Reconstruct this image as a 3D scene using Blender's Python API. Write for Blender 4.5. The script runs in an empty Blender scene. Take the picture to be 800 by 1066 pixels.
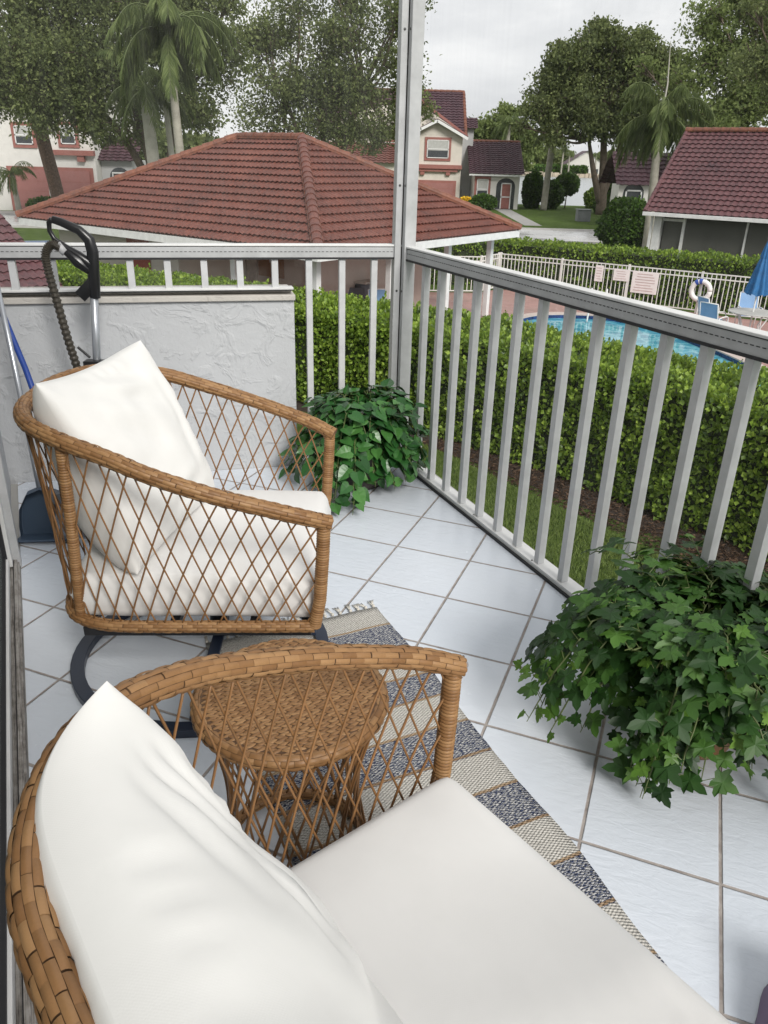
import bpy, math, random
import numpy as np
from mathutils import Vector, Matrix, noise
random.seed(7); rng = np.random.default_rng(7)
S = bpy.context.scene; COL = S.collection
R = math.radians
GZ = -2.80      # lawn level below the balcony floor
DZ = -2.67      # pool deck level
V = Vector

# ------------------------------------------------------------ tagging
def tag(o, label=None, cat=None, group=None, kind=None):
    if label: o['label'] = label
    if cat: o['category'] = cat
    if group: o['group'] = group
    if kind: o['kind'] = kind
    return o
def empty(name, loc, rz=0, label=None, cat=None, group=None):
    o = bpy.data.objects.new(name, None); COL.objects.link(o)
    o.location = loc; o.rotation_euler = (0, 0, rz); o.empty_display_size = .1
    return tag(o, label, cat, group)
def copy_tree(o, parent=None):
    c = o.copy(); COL.objects.link(c); c.parent = parent
    for ch in list(o.children): copy_tree(ch, c)
    return c

# ------------------------------------------------------------ mesh builder
class MB:
    def __init__(s): s.v = []; s.f = []; s.m = []; s.uv = {}
    def add(s, vs, fs, mat=0, uvs=None):
        b = len(s.v); s.v += [tuple(p) for p in vs]
        for k, f in enumerate(fs):
            if uvs: s.uv[len(s.f)] = uvs[k]
            s.f.append([b + i for i in f]); s.m.append(mat)
        return s
    def box(s, c, d, rz=0, mat=0, M=None):
        x, y, z = d[0]/2, d[1]/2, d[2]/2
        vs = [V((a, b, e)) for a in (-x, x) for b in (-y, y) for e in (-z, z)]
        if rz: vs = [Matrix.Rotation(rz, 3, 'Z') @ p for p in vs]
        if M: vs = [M @ p for p in vs]
        vs = [p + V(c) for p in vs]
        return s.add(vs, [(0,1,3,2),(4,6,7,5),(0,4,5,1),(2,3,7,6),(0,2,6,4),(1,5,7,3)], mat)
    def beam(s, a, b, w, h, mat=0, up=(0,0,1), off=(0,0)):
        a, b = V(a), V(b); t = (b-a).normalized(); u = V(up); sd = t.cross(u)
        if sd.length < 1e-4: sd = t.cross(V((1,0,0)))
        sd.normalize(); n = sd.cross(t)
        vs = []
        for p in (a, b):
            for i, j in ((-1,-1),(1,-1),(1,1),(-1,1)):
                vs.append(p + sd*(i*w/2+off[0]) + n*(j*h/2+off[1]))
        return s.add(vs, [(0,1,2,3),(7,6,5,4),(0,4,5,1),(1,5,6,2),(2,6,7,3),(3,7,4,0)], mat)
    def tube(s, pts, r, seg=8, mat=0, closed=False, cap=True, flat=1.0, up=None):
        pts = [V(p) for p in pts]; n = len(pts)
        rs = r if isinstance(r, (list, tuple)) else [r]*n
        tg = []
        for i in range(n):
            if closed: t = pts[(i+1) % n]-pts[i-1]
            else: t = pts[min(i+1, n-1)]-pts[max(i-1, 0)]
            tg.append(t.normalized())
        a = V(up) if up else (V((0,0,1)) if abs(tg[0].z) < .9 else V((1,0,0)))
        vs = []
        for i in range(n):
            a = (a - tg[i]*a.dot(tg[i]))
            if a.length < 1e-5: a = tg[i].orthogonal()
            a.normalize(); b = tg[i].cross(a)
            for k in range(seg):
                q = 2*math.pi*k/seg
                vs.append(pts[i] + a*(math.cos(q)*rs[i]*flat) + b*(math.sin(q)*rs[i]))
        fs = []
        for i in range(n if closed else n-1):
            for k in range(seg):
                j = (i+1) % n
                fs.append((i*seg+k, i*seg+(k+1) % seg, j*seg+(k+1) % seg, j*seg+k))
        if cap and not closed:
            fs.append(tuple(range(seg))[::-1]); fs.append(tuple((n-1)*seg+k for k in range(seg)))
        return s.add(vs, fs, mat)
    def lathe(s, prof, c=(0,0,0), seg=24, mat=0):
        vs = []; 
        for r_, z in prof:
            for k in range(seg):
                q = 2*math.pi*k/seg; vs.append((c[0]+r_*math.cos(q), c[1]+r_*math.sin(q), c[2]+z))
        fs = [(i*seg+k, i*seg+(k+1) % seg, (i+1)*seg+(k+1) % seg, (i+1)*seg+k) for i in range(len(prof)-1) for k in range(seg)]
        return s.add(vs, fs, mat)
    def prism(s, poly, z0, z1, mat=0):
        n = len(poly); vs = [(x, y, z0) for x, y in poly]+[(x, y, z1) for x, y in poly]
        fs = [tuple(range(n))[::-1], tuple(range(n, 2*n))]+[(i, (i+1) % n, n+(i+1) % n, n+i) for i in range(n)]
        return s.add(vs, fs, mat)
    def xform(s, M): s.v = [tuple(M @ V(p)) for p in s.v]; return s
    def build(s, name, mats, parent=None, smooth=False, bevel=0, loc=None):
        me = bpy.data.meshes.new(name); me.from_pydata(s.v, [], s.f)
        mats = mats if isinstance(mats, (list, tuple)) else [mats]
        for m in mats: me.materials.append(m)
        me.polygons.foreach_set('material_index', s.m)
        me.polygons.foreach_set('use_smooth', [smooth]*len(s.f))
        me.update(); o = bpy.data.objects.new(name, me); COL.objects.link(o)
        if parent: o.parent = parent
        if loc: o.location = loc
        if bevel:
            b = o.modifiers.new('bevel', 'BEVEL'); b.width = bevel; b.segments = 2; b.limit_method = 'ANGLE'
        return o

def np_mesh(name, Vv, Ff, mats, parent=None, smooth=False, matidx=None):
    """Vv (n,3); Ff (m,k) all faces with k corners"""
    me = bpy.data.meshes.new(name); k = Ff.shape[1]
    me.vertices.add(len(Vv)); me.vertices.foreach_set('co', Vv.astype(np.float32).ravel())
    me.loops.add(Ff.size); me.loops.foreach_set('vertex_index', Ff.astype(np.int32).ravel())
    me.polygons.add(len(Ff)); me.polygons.foreach_set('loop_start', np.arange(0, Ff.size, k, dtype=np.int32))
    me.polygons.foreach_set('loop_total', np.full(len(Ff), k, dtype=np.int32))
    mats = mats if isinstance(mats, (list, tuple)) else [mats]
    for m in mats: me.materials.append(m)
    if matidx is not None: me.polygons.foreach_set('material_index', matidx.astype(np.int32))
    me.polygons.foreach_set('use_smooth', np.full(len(Ff), smooth))
    me.update(calc_edges=True); me.validate()
    o = bpy.data.objects.new(name, me); COL.objects.link(o)
    if parent: o.parent = parent
    return o

def norm(a): return a/np.maximum(np.linalg.norm(a, axis=-1, keepdims=True), 1e-9)
# leaf templates: x = across, y = toward tip, z = normal
QUAD = (np.array([[0,0,0],[.34,.45,.10],[0,1,0],[-.34,.45,.10]]), np.array([[0,1,2],[0,2,3]]))
def heart():
    o = [(0,.0),(.22,-.12),(.42,.02),(.46,.28),(.32,.6),(.14,.85),(0,1.05)]
    vs = []; mid = [(0,.0),(0,.05),(0,.12),(0,.3),(0,.6),(0,.85),(0,1.05)]
    for x, y in mid: vs.append((0, y, -.05*math.sin(y*2.5)-.10*max(0, y-.5)))
    for sg in (1, -1):
        for x, y in o: vs.append((sg*x, y, .16*x - .12*max(0, y-.5)))
    fs = []
    for sg, b in ((1, 7), (-1, 14)):
        for i in range(6):
            for t in ((i, b+i, b+i+1), (i, b+i+1, i+1)):
                fs.append(t if sg > 0 else t[::-1])
    return np.array(vs), np.array(fs)
HEART = heart()
def maple():
    pts = [(0,-.02),(.18,-.12),(.38,-.06),(.30,.10),(.52,.22),(.62,.40),(.40,.40),(.36,.52),(.30,.66),(.18,.62),(.16,.84),(0,1.08)]
    out = pts + [(-x, y) for x, y in pts[1:-1]][::-1]
    vs = [(0, .3, 0)]+[(x, y, -.20*x*x-.16*max(0, y-.4)**1.5 + .05*math.sin(7*x)) for x, y in out]
    n = len(out)
    return np.array(vs), np.array([(0, 1+i, 1+(i+1) % n) for i in range(n)])
MAPLE = maple()
def leaves(name, tmpl, P, T, N, Sz, mats, parent=None, smooth=False, width=None):
    tv, tf = tmpl; T = norm(T); Rr = norm(np.cross(T, N)); N2 = np.cross(Rr, T)
    w = np.ones(len(P)) if width is None else width
    X = Rr[:, None, :]*(tv[None, :, 0:1]*w[:, None, None]) + T[:, None, :]*tv[None, :, 1:2] + N2[:, None, :]*tv[None, :, 2:3]
    X = X*Sz[:, None, None] + P[:, None, :]
    k = len(tv); F = (tf[None]+(np.arange(len(P))*k)[:, None, None]).reshape(-1, 3)
    return np_mesh(name, X.reshape(-1, 3), F, mats, parent, smooth)
def rdir(n): return norm(rng.normal(size=(n, 3)))

# ------------------------------------------------------------ materials
def newmat(name):
    m = bpy.data.materials.new(name); m.use_nodes = True; nt = m.node_tree; nt.nodes.clear()
    out = nt.nodes.new('ShaderNodeOutputMaterial'); p = nt.nodes.new('ShaderNodeBsdfPrincipled')
    nt.links.new(p.outputs[0], out.inputs[0]); return m, nt, p, out
class NT:
    def __init__(s, nt): s.nt = nt
    def n(s, t, **k):
        o = s.nt.nodes.new(t)
        for a, b in k.items(): setattr(o, a, b)
        return o
    def l(s, a, b): s.nt.links.new(a, b)
    def math(s, op, a, b=None, c=None, clamp=False):
        o = s.n('ShaderNodeMath', operation=op, use_clamp=clamp)
        for i, x in enumerate((a, b, c)):
            if x is None: continue
            if isinstance(x, (int, float)): o.inputs[i].default_value = x
            else: s.l(x, o.inputs[i])
        return o.outputs[0]
    def mix(s, f, a, b, blend='MIX'):
        o = s.n('ShaderNodeMix', data_type='RGBA', blend_type=blend)
        for i, x in ((0, f), (6, a), (7, b)):
            if isinstance(x, (int, float)): o.inputs[i].default_value = x
            elif isinstance(x, tuple): o.inputs[i].default_value = (*x, 1)[:4]
            else: s.l(x, o.inputs[i])
        return o.outputs[2]
    def ramp(s, f, stops, interp='LINEAR'):
        o = s.n('ShaderNodeValToRGB'); e = o.color_ramp.elements; o.color_ramp.interpolation = interp
        while len(e) < len(stops): e.new(.5)
        for x, (p, c) in zip(e, stops): x.position = p; x.color = (*c, 1) if len(c) == 3 else c
        s.l(f, o.inputs[0]); return o.outputs[0]
    def noise(s, vec, scale, detail=3, rough=.55, dist=0):
        o = s.n('ShaderNodeTexNoise'); o.inputs['Scale'].default_value = scale; o.inputs['Detail'].default_value = detail
        o.inputs['Roughness'].default_value = rough; o.inputs['Distortion'].default_value = dist
        if vec is not None: s.l(vec, o.inputs['Vector'])
        return o.outputs[0]
    def obj(s): return s.n('ShaderNodeTexCoord').outputs['Object']
    def mapping(s, vec, sc=(1,1,1), rot=(0,0,0), loc=(0,0,0)):
        o = s.n('ShaderNodeMapping'); o.inputs['Scale'].default_value = sc; o.inputs['Rotation'].default_value = rot; o.inputs['Location'].default_value = loc
        s.l(vec, o.inputs[0]); return o.outputs[0]
    def bump(s, h, strength=.3, dist=.01, normal=None):
        o = s.n('ShaderNodeBump'); o.inputs['Strength'].default_value = strength; o.inputs['Distance'].default_value = dist
        s.l(h, o.inputs['Height'])
        if normal: s.l(normal, o.inputs['Normal'])
        return o.outputs[0]
    def sep(s, v):
        o = s.n('ShaderNodeSeparateXYZ'); s.l(v, o.inputs[0]); return o.outputs
def mat(name, col, rough=.6, var=.12, vscale=3, bump=0, bscale=40, bdist=.005, metal=0, spec=None, col2=None):
    m, nt, p, out = newmat(name); g = NT(nt); oc = g.obj()
    c2 = col2 or tuple(c*(1-var) for c in col); c1 = col if col2 else tuple(min(1, c*(1+var)) for c in col)
    f = g.noise(oc, vscale, 4, .6)
    g.l(g.ramp(f, [(.3, c2), (.7, c1)]), p.inputs['Base Color'])
    p.inputs['Roughness'].default_value = rough; p.inputs['Metallic'].default_value = metal
    if spec is not None: p.inputs['Specular IOR Level'].default_value = spec
    if bump: g.l(g.bump(g.noise(oc, bscale, 4, .6), bump, bdist), p.inputs['Normal'])
    return m
def leafmat(name, dark, mid, light, rough=.45, trans=.25, vscale=.6, spec=.3):
    m, nt, p, out = newmat(name); g = NT(nt)
    geo = g.n('ShaderNodeNewGeometry'); oc = g.obj()
    f = g.math('ADD', g.math('MULTIPLY', geo.outputs['Random Per Island'], .55), g.math('MULTIPLY', g.noise(oc, vscale, 4, .65), .55))
    c = g.ramp(f, [(.22, dark), (.55, mid), (.88, light)])
    g.l(c, p.inputs['Base Color']); p.inputs['Roughness'].default_value = rough; p.inputs['Specular IOR Level'].default_value = spec
    tr = g.n('ShaderNodeBsdfTranslucent'); g.l(g.mix(.5, c, tuple(min(1, x*1.6) for x in light)), tr.inputs[0])
    mx = g.n('ShaderNodeMixShader'); mx.inputs[0].default_value = trans
    g.l(p.outputs[0], mx.inputs[1]); g.l(tr.outputs[0], mx.inputs[2]); g.l(mx.outputs[0], out.inputs[0])
    return m

M = {}
M['white_metal'] = mat('white_metal', (.56,.565,.57), .42, .10, 14, .10, 60, .002)
M['light_metal'] = mat('light_metal', (.47,.475,.48), .4, .12, 11, .12, 50, .002)
M['taupe_metal'] = mat('taupe_metal', (.36,.34,.31), .5, .12, 8, .1, 50, .002)
m, nt, p, out = newmat('weathered_sill'); g = NT(nt); oc = g.obj()
mpw = g.mapping(oc, (1, 1, 1), (0, 0, R(65.2))); st = g.noise(g.mapping(mpw, (3, 90, 3)), 3, 5, .75); bl = g.noise(oc, 18, 4, .7)
g.l(g.ramp(g.math('ADD', g.math('MULTIPLY', st, .6), g.math('MULTIPLY', bl, .4)), [(.36, (.06,.05,.045)), (.50, (.26,.24,.22)), (.62, (.42,.40,.38))]), p.inputs['Base Color'])
p.inputs['Roughness'].default_value = .8; g.l(g.bump(st, .6, .004), p.inputs['Normal']); M['weathered'] = m
M['gasket'] = mat('gasket', (.02,.02,.022), .6)
M['black_metal'] = mat('black_metal', (.018,.018,.02), .35, .2)
M['black_plastic'] = mat('black_plastic', (.012,.012,.013), .28, .2)
M['navy_metal'] = mat('navy_metal', (.02,.028,.05), .35, .2)
M['screw'] = mat('screw', (.08,.08,.08), .4, metal=.8)
M['white_paint'] = mat('white_paint', (.70,.70,.69), .5, .10, 6)
M['fence_white'] = mat('fence_white', (.70,.69,.66), .5, .08, 2)
M['stone_rim'] = mat('stone_rim', (.42,.36,.31), .8, .15, 3)
M['blue_sling'] = mat('blue_sling', (.20,.34,.55), .7, .1)
M['blue_canvas'] = mat('blue_canvas', (.012,.12,.30), .7, .25, 5)
M['ring_white'] = mat('ring_white', (.75,.74,.72), .5)
M['ring_blue'] = mat('ring_blue', (.03,.08,.35), .5)
M['trim_pink'] = mat('trim_pink', (.29,.115,.095), .7, .1)
M['garage_pink'] = mat('garage_pink', (.31,.135,.12), .7, .06)
M['dark_glass'] = mat('dark_glass', (.05,.055,.06), .12, .3, 1)
M['blind'] = mat('blind', (.42,.42,.40), .6, .1, 6)
M['dark_screen'] = mat('dark_screen', (.085,.085,.075), .8, .15, .6)
M['trunk'] = mat('trunk', (.13,.10,.075), .9, .3, 4, .6, 12, .05)
M['palm_trunk'] = mat('palm_trunk', (.33,.31,.26), .85, .2, 3, .5, 8, .04)
M['pale_trunk'] = mat('pale_trunk', (.42,.40,.35), .85, .12, 3, .3, 8, .03)
M['shaggy_trunk'] = mat('shaggy_trunk', (.12,.075,.05), .95, .4, 9, .8, 20, .08)
M['stem'] = mat('stem', (.10,.13,.04), .6)
M['pot'] = mat('pot', (.06,.05,.045), .6)
M['soil'] = mat('soil', (.03,.022,.016), .95, .3, 30)
M['grey_box'] = mat('grey_box', (.22,.23,.24), .6)
M['yellow'] = mat('yellow', (.75,.50,.02), .7)
M['phone_grey'] = mat('phone_grey', (.45,.45,.46), .5)
M['brown_board'] = mat('brown_board', (.27,.14,.075), .7, .1)
M['red_door'] = mat('red_door', (.33,.085,.06), .6)
M['poster'] = mat('poster', (.50,.44,.40), .6, .2, 8)
M['sign_pink'] = mat('sign_pink', (.78,.73,.71), .6, .06, 8)
M['sign_line'] = mat('sign_line', (.52,.38,.37), .6)
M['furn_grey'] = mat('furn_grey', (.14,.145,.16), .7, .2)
M['slate_plastic'] = mat('slate_plastic', (.055,.085,.13), .45)
M['blue_pole'] = mat('blue_pole', (.015,.05,.25), .4)
M['silver'] = mat('silver', (.42,.44,.47), .3, metal=.6)
M['hose'] = mat('hose', (.045,.038,.028), .45, .3, 60)
M['floor_slab'] = mat('floor_slab', (.40,.39,.37), .9, .1)
M['car_paint'] = mat('car_paint', (.10,.17,.30), .25, .1)
M['driveway'] = mat('driveway', (.35,.34,.32), .8, .15)

M['white_bristle'] = mat('white_bristle', (.30,.32,.36), .8, .5, 90)
# stucco
def stucco(name, col, scale=26, strength=.9, dist=.012):
    m, nt, p, out = newmat(name); g = NT(nt); oc = g.obj()
    n1 = g.noise(oc, scale*.45, 5, .6, .8); n2 = g.noise(oc, scale*2.2, 4, .7)
    blob = g.ramp(n1, [(.50, (0,0,0)), (.66, (1,1,1))])
    h = g.math('ADD', blob, g.math('MULTIPLY', n2, .5))
    g.l(g.bump(h, strength, dist), p.inputs['Normal'])
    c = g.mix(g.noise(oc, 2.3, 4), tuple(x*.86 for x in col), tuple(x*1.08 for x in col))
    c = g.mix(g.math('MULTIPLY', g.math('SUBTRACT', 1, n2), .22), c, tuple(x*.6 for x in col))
    g.l(c, p.inputs['Base Color']); p.inputs['Roughness'].default_value = .9
    return m
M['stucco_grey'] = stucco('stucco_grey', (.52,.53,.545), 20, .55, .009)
M['stucco_cream'] = stucco('stucco_cream', (.66,.61,.54), 6, .3, .02)
M['stucco_white'] = stucco('stucco_white', (.70,.68,.64), 6, .3, .02)
M['stucco_pink'] = stucco('stucco_pink', (.50,.41,.36), 6, .3, .02)
M['stucco_shade'] = stucco('stucco_shade', (.48,.48,.48), 6, .3, .02)
M['ledge'] = stucco('ledge', (.55,.52,.48), 40, .5, .004)

# roof tiles
def tilemat(name, a, b, c, moss=(.10,.045,.035)):
    m, nt, p, out = newmat(name); g = NT(nt); oc = g.obj()
    n = g.noise(oc, 1.1, 5, .65); w = g.noise(oc, 9, 3, .7)
    st_ = g.noise(g.mapping(oc, (1,1,.4)), .45, 5, .7)
    n = g.math('ADD', g.math('MULTIPLY', n, .6), g.math('MULTIPLY', st_, .4))
    cc = g.ramp(g.math('ADD', g.math('MULTIPLY', n, .55), g.math('MULTIPLY', w, .45)), [(.32, moss), (.45, a), (.56, b), (.72, c)])
    g.l(cc, p.inputs['Base Color']); p.inputs['Roughness'].default_value = .62
    g.l(g.bump(w, .3, .01), p.inputs['Normal']); return m
M['tile_red'] = tilemat('tile_red', (.105,.034,.024), (.150,.047,.032), (.21,.080,.052), (.050,.021,.018))
M['tile_plum'] = tilemat('tile_plum', (.085,.034,.038), (.120,.048,.052), (.17,.072,.070), (.035,.018,.024))
M['tile_far'] = tilemat('tile_far', (.055,.026,.034), (.076,.034,.044), (.105,.050,.056), (.040,.020,.028))
M['cap_orange'] = tilemat('cap_orange', (.13,.046,.028), (.20,.070,.038), (.28,.12,.070), (.065,.030,.022))

# wicker
def wicker(name, a, b, c):
    m, nt, p, out = newmat(name); g = NT(nt); oc = g.obj(); geo = g.n('ShaderNodeNewGeometry')
    f = g.math('ADD', g.math('MULTIPLY', geo.outputs['Random Per Island'], .6), g.math('MULTIPLY', g.noise(oc, 14, 3), .5))
    cc = g.ramp(f, [(.15, a), (.5, b), (.9, c)])
    st = g.noise(g.mapping(oc, (60, 60, 60)), 6, 2)
    g.l(g.mix(.18, cc, st, 'MULTIPLY'), p.inputs['Base Color'])
    p.inputs['Roughness'].default_value = .48; p.inputs['Specular IOR Level'].default_value = .35
    g.l(g.bump(g.noise(oc, 380, 2), .15, .0006), p.inputs['Normal']); return m
M['wicker'] = wicker('wicker', (.205,.100,.038), (.285,.148,.060), (.38,.215,.095))
M['wicker_dark'] = mat('wicker_dark', (.105,.055,.026), .8)
M['wicker_strand'] = mat('wicker_strand', (.24,.120,.046), .45, .2, 12)

# fabric
def fabric(name, col, weave=900, shade=.94):
    m, nt, p, out = newmat(name); g = NT(nt); oc = g.obj()
    s = g.sep(oc)
    wx = g.math('SINE', g.math('MULTIPLY', s[0], weave*2)); wy = g.math('SINE', g.math('MULTIPLY', s[1], weave*2))
    wz = g.math('SINE', g.math('MULTIPLY', s[2], weave*2))
    h = g.math('ADD', g.math('MULTIPLY', wx, wy), g.math('MULTIPLY', wz, wy))
    n = g.noise(oc, 5, 4, .6)
    n3 = g.noise(g.mapping(oc, (1,1,1)), 7, 3, .5, .4)
    nb = g.bump(n3, .22, .008)
    g.l(g.bump(h, .05, .0004, nb), p.inputs['Normal'])
    g.l(g.mix(g.ramp(n, [(.3, (0,0,0)), (.7, (1,1,1))]), tuple(c*shade for c in col), col), p.inputs['Base Color'])
    p.inputs['Roughness'].default_value = .92; p.inputs['Specular IOR Level'].default_value = .15
    p.inputs['Sheen Weight'].default_value = .15
    return m
M['canvas'] = fabric('canvas', (.79,.78,.755))
M['canvas_seat'] = fabric('canvas_seat', (.74,.73,.715))
M['purple'] = fabric('purple', (.22,.17,.27), 300)

# ------------------------------------------------------------ balcony frame
TH = R(-20.868)                                   # tile grid direction
TS = .2135*1.43; TO = V((-.0364*1.43, 1.7393*1.43, 0))
n_r = V((.908, .419, 0)); d_r = V((.419, -.908, 0)); CORNER = V((.053, 3.76, 0))
d_b = V((-.969, -.2476, 0)); n_b = V((-.2476, .969, 0))   # along back, outward
HC = V((-1.725, 3.31, 0))                         # corner of house wall and back wall

# floor tiles
m, nt, p, out = newmat('glazed_floor_tile'); g = NT(nt); oc = g.obj()
mp = g.mapping(oc, (1/TS, 1/TS, 1)); s = g.sep(mp)
def edge(c):
    f = g.math('FRACT', c); return g.math('MINIMUM', f, g.math('SUBTRACT', 1, f))
ed = g.math('MINIMUM', edge(s[0]), edge(s[1]))
wob = g.math('MULTIPLY', g.math('SUBTRACT', g.noise(oc, 25, 3), .5), .006)
ed = g.math('ADD', ed, wob)
gr = g.ramp(ed, [(.0105, (0,0,0)), (.016, (1,1,1))])
fl = g.n('ShaderNodeCombineXYZ'); g.l(g.math('FLOOR', s[0]), fl.inputs[0]); g.l(g.math('FLOOR', s[1]), fl.inputs[1])
wn = g.n('ShaderNodeTexWhiteNoise'); g.l(fl.outputs[0], wn.inputs[0])
tc = g.mix(wn.outputs[0], (.63,.67,.725), (.68,.71,.755))
tc = g.mix(g.noise(oc, 5, 5, .6), tc, g.mix(.5, tc, (.66,.72,.81)))
dirt = g.ramp(g.noise(oc, 38, 5, .75), [(.66, (0,0,0)), (.80, (1,1,1))])
tc = g.mix(g.math('MULTIPLY', dirt, .25), tc, (.40,.40,.38))
gc = g.ramp(g.noise(oc, 30, 4), [(.3, (.25,.21,.19)), (.7, (.42,.38,.35))])
g.l(g.mix(gr, gc, tc), p.inputs['Base Color'])
g.l(g.mix(gr, (.9,.9,.9), g.ramp(g.noise(oc, 12, 4), [(.3, (.17,.17,.17)), (.7, (.28,.28,.28))])), p.inputs['Roughness'])
off = g.n('ShaderNodeVectorMath', operation='ADD'); g.l(oc, off.inputs[0])
sc_ = g.n('ShaderNodeVectorMath', operation='SCALE'); g.l(wn.outputs[1], sc_.inputs[0]); sc_.inputs[3].default_value = 7
g.l(sc_.outputs[0], off.inputs[1])
rip = g.noise(g.mapping(off.outputs[0], (1, 2.6, 1)), 17, 4, .55, .7)
b1 = g.bump(rip, .30, .008)
g.l(g.bump(gr, .9, .004, b1), p.inputs['Normal']); p.inputs['Specular IOR Level'].default_value = .5
M['floor'] = m

def lineint(p, d, c):    # helper for floor outline
    return p + d*c
near = 4.2
A = CORNER + d_b*(-.05) ; 
poly = [CORNER, CORNER+d_r*6.2, HC+d_r*5.6, HC]
poly = [V(p) for p in poly]
def to_tile(p):
    q = Matrix.Rotation(-TH, 3, 'Z') @ (p-TO); return (q.x, q.y, 0)
fb = MB(); fb.add([to_tile(p) for p in poly], [(3,2,1,0)])
fo = fb.build('balcony_floor', M['floor']); fo.location = TO; fo.rotation_euler = (0,0,TH); tag(fo, kind='structure')
# slab under the floor with a nosing outside the rail
sb = MB(); o_ = .075
sl = [CORNER+n_r*o_+n_b*.2, CORNER+d_r*6.2+n_r*o_, HC+d_r*5.6-n_r*.3, HC-n_r*.3+n_b*.2]
sb.prism([(p.x, p.y) for p in sl][::-1], -.26, -.006)
tag(sb.build('balcony_slab', M['floor_slab']), kind='structure')

# ------------------------------------------------------------ back parapet
wall_s0, wall_s1 = .512, 1.90
wb = MB(); a = CORNER+d_b*wall_s0; b = CORNER+d_b*wall_s1; ang = math.atan2(d_b.y, d_b.x)
c = (a+b)/2+n_b*.105
wb.box((c.x, c.y, .40), ((b-a).length, .20, .84), ang)
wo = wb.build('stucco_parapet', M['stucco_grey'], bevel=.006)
tag(wo, 'rough grey white stucco half wall behind the far wicker chair', 'wall')
lb = MB()
a2 = a-d_b*.004; c2 = (a2+b)/2+n_b*.10; L = (b-a2).length
lb.box((c2.x, c2.y, .8345), (L, .225, .026), ang)
lb.box((c2.x+n_b.x*.02, c2.y+n_b.y*.02, .856), (L-.02, .15, .017), ang)
lb.build('wall_ledge', M['ledge'], wo, bevel=.004)

# ------------------------------------------------------------ railings
def rail(name, label, P, D, NO, length, bal, z_face0, z_top, depth, with_bottom=True):
    """P start, D along, NO outward normal"""
    t = empty(name, (P.x, P.y, 0), 0, label, 'railing'); O = V((P.x, P.y, 0))
    def seg(mb, s0, s1, n0, n1, z0, z1, mt=0):
        vs = []
        for s_ in (s0, s1):
            for n_ in (n0, n1):
                for z in (z0, z1):
                    q = D*s_+NO*n_; vs.append((q.x, q.y, z))
        mb.add(vs, [(0,1,3,2),(4,6,7,5),(0,4,5,1),(2,3,7,6),(0,2,6,4),(1,5,7,3)], mt)
    mid = (z_face0+z_top)/2 - .002
    tb = MB(); seg(tb, 0, length, 0, depth, z_face0, z_top-.012); tb.build('top_rail', M['light_metal'], t, bevel=.002)
    cb = MB(); seg(cb, 0, length, -.004, depth+.004, z_top-.0085, z_top); cb.build('rail_cap', M['white_paint'], t, bevel=.002)
    gk = MB(); seg(gk, 0, length, .0015, depth-.002, z_top-.0125, z_top-.0080)
    seg(gk, 0, length, -.003, .004, z_face0-.006, z_face0+.003)
    gk.build('gasket', M['gasket'], t)
    dd = MB(); k = .01
    while k < length:
        seg(dd, k, k+.011, -.0015, .001, mid-.001, mid+.0012); k += .019
    dd.build('groove_stitch', M['gasket'], t)
    for s_, z0 in bal:
        m_ = MB(); w = .0145; seg(m_, s_-w, s_+w, .006, .006+2*w, z0, z_face0)
        m_.build('baluster', M['white_metal'], t, bevel=.0015)
    return t, seg
# right railing: balusters from the corner towards the viewer
bal = [(.209+.1515*k, .028) for k in range(0, 23)]
rt, seg = rail('balcony_railing', 'long grey white metal railing on the right side, running from corner post towards viewer', CORNER, d_r, n_r, 6.0, bal, 1.004, 1.0625, .040)
bb = MB(); seg(bb, -.02, 6.0, -.004, .062, .004, .028); bb.build('bottom_rail', M['white_paint'], rt, bevel=.002)
bg = MB(); seg(bg, -.02, 6.0, -.012, -.0045, .002, .012); bg.build('caulk_line', M['gasket'], rt)
for k in range(12):
    sc = MB()
    s_ = .35+k*.448; q = d_r*s_+n_r*.0
    sc.lathe([(0, .0295), (.004, .0292), (.0045, .028)], (q.x+n_r.x*.004, q.y+n_r.y*.004, 0), 8)
    sc.build('rail_screw', M['screw'], rt)
# back railing
bs = [.132,.285,.44,.596,.753,.91,1.067,1.224,1.38,1.54,1.70]
bal = [(s_, .028 if s_ < .5 else .878) for s_ in bs]
kt, seg2 = rail('back_railing', 'shorter grey white metal railing at the back, partly standing on the stucco half wall', CORNER, d_b, n_b, 1.80, bal, 1.008, 1.0665, .05)
bb = MB(); seg2(bb, .515, 1.80, -.006, .055, .8655, .879); bb.build('bottom_rail', M['white_paint'], kt, bevel=.002)
bb = MB(); seg2(bb, .515, 1.80, -.0085, -.0062, .8655, .8705); bb.build('gasket', M['gasket'], kt)
bb = MB(); seg2(bb, .0, .505, -.004, .062, .004, .028); bb.build('bottom_rail', M['white_paint'], kt, bevel=.002)
# corner post: two jambs with a taupe joint
cp = empty('corner_post', (CORNER.x, CORNER.y, 0), 0, 'tall white metal screen post where both railings meet', 'post')
def pbox(name, D, NO, s0, s1, n0, n1, mt, z0=0.0, z1=3.4):
    mb = MB(); vs = []
    for s_ in (s0, s1):
        for n_ in (n0, n1):
            for z in (z0, z1): q = D*s_+NO*n_; vs.append((q.x, q.y, z))
    mb.add(vs, [(0,1,3,2),(4,6,7,5),(0,4,5,1),(2,3,7,6),(0,2,6,4),(1,5,7,3)])
    return mb.build(name, mt, cp, bevel=.002)
pbox('left_jamb', d_b, n_b, .012, .042, -.012, .045, M['light_metal'])
pbox('joint_strip', d_b, n_b, -.012, .006, -.006, .04, M['taupe_metal'])
pbox('inner_gap', d_b, n_b, .005, .0125, -.001, .04, M['gasket'])
pbox('right_jamb', d_r, n_r, .015, .043, -.012, .045, M['light_metal'])
pbox('inner_gap', d_r, n_r, .006, .0155, -.004, .04, M['gasket'])
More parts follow.
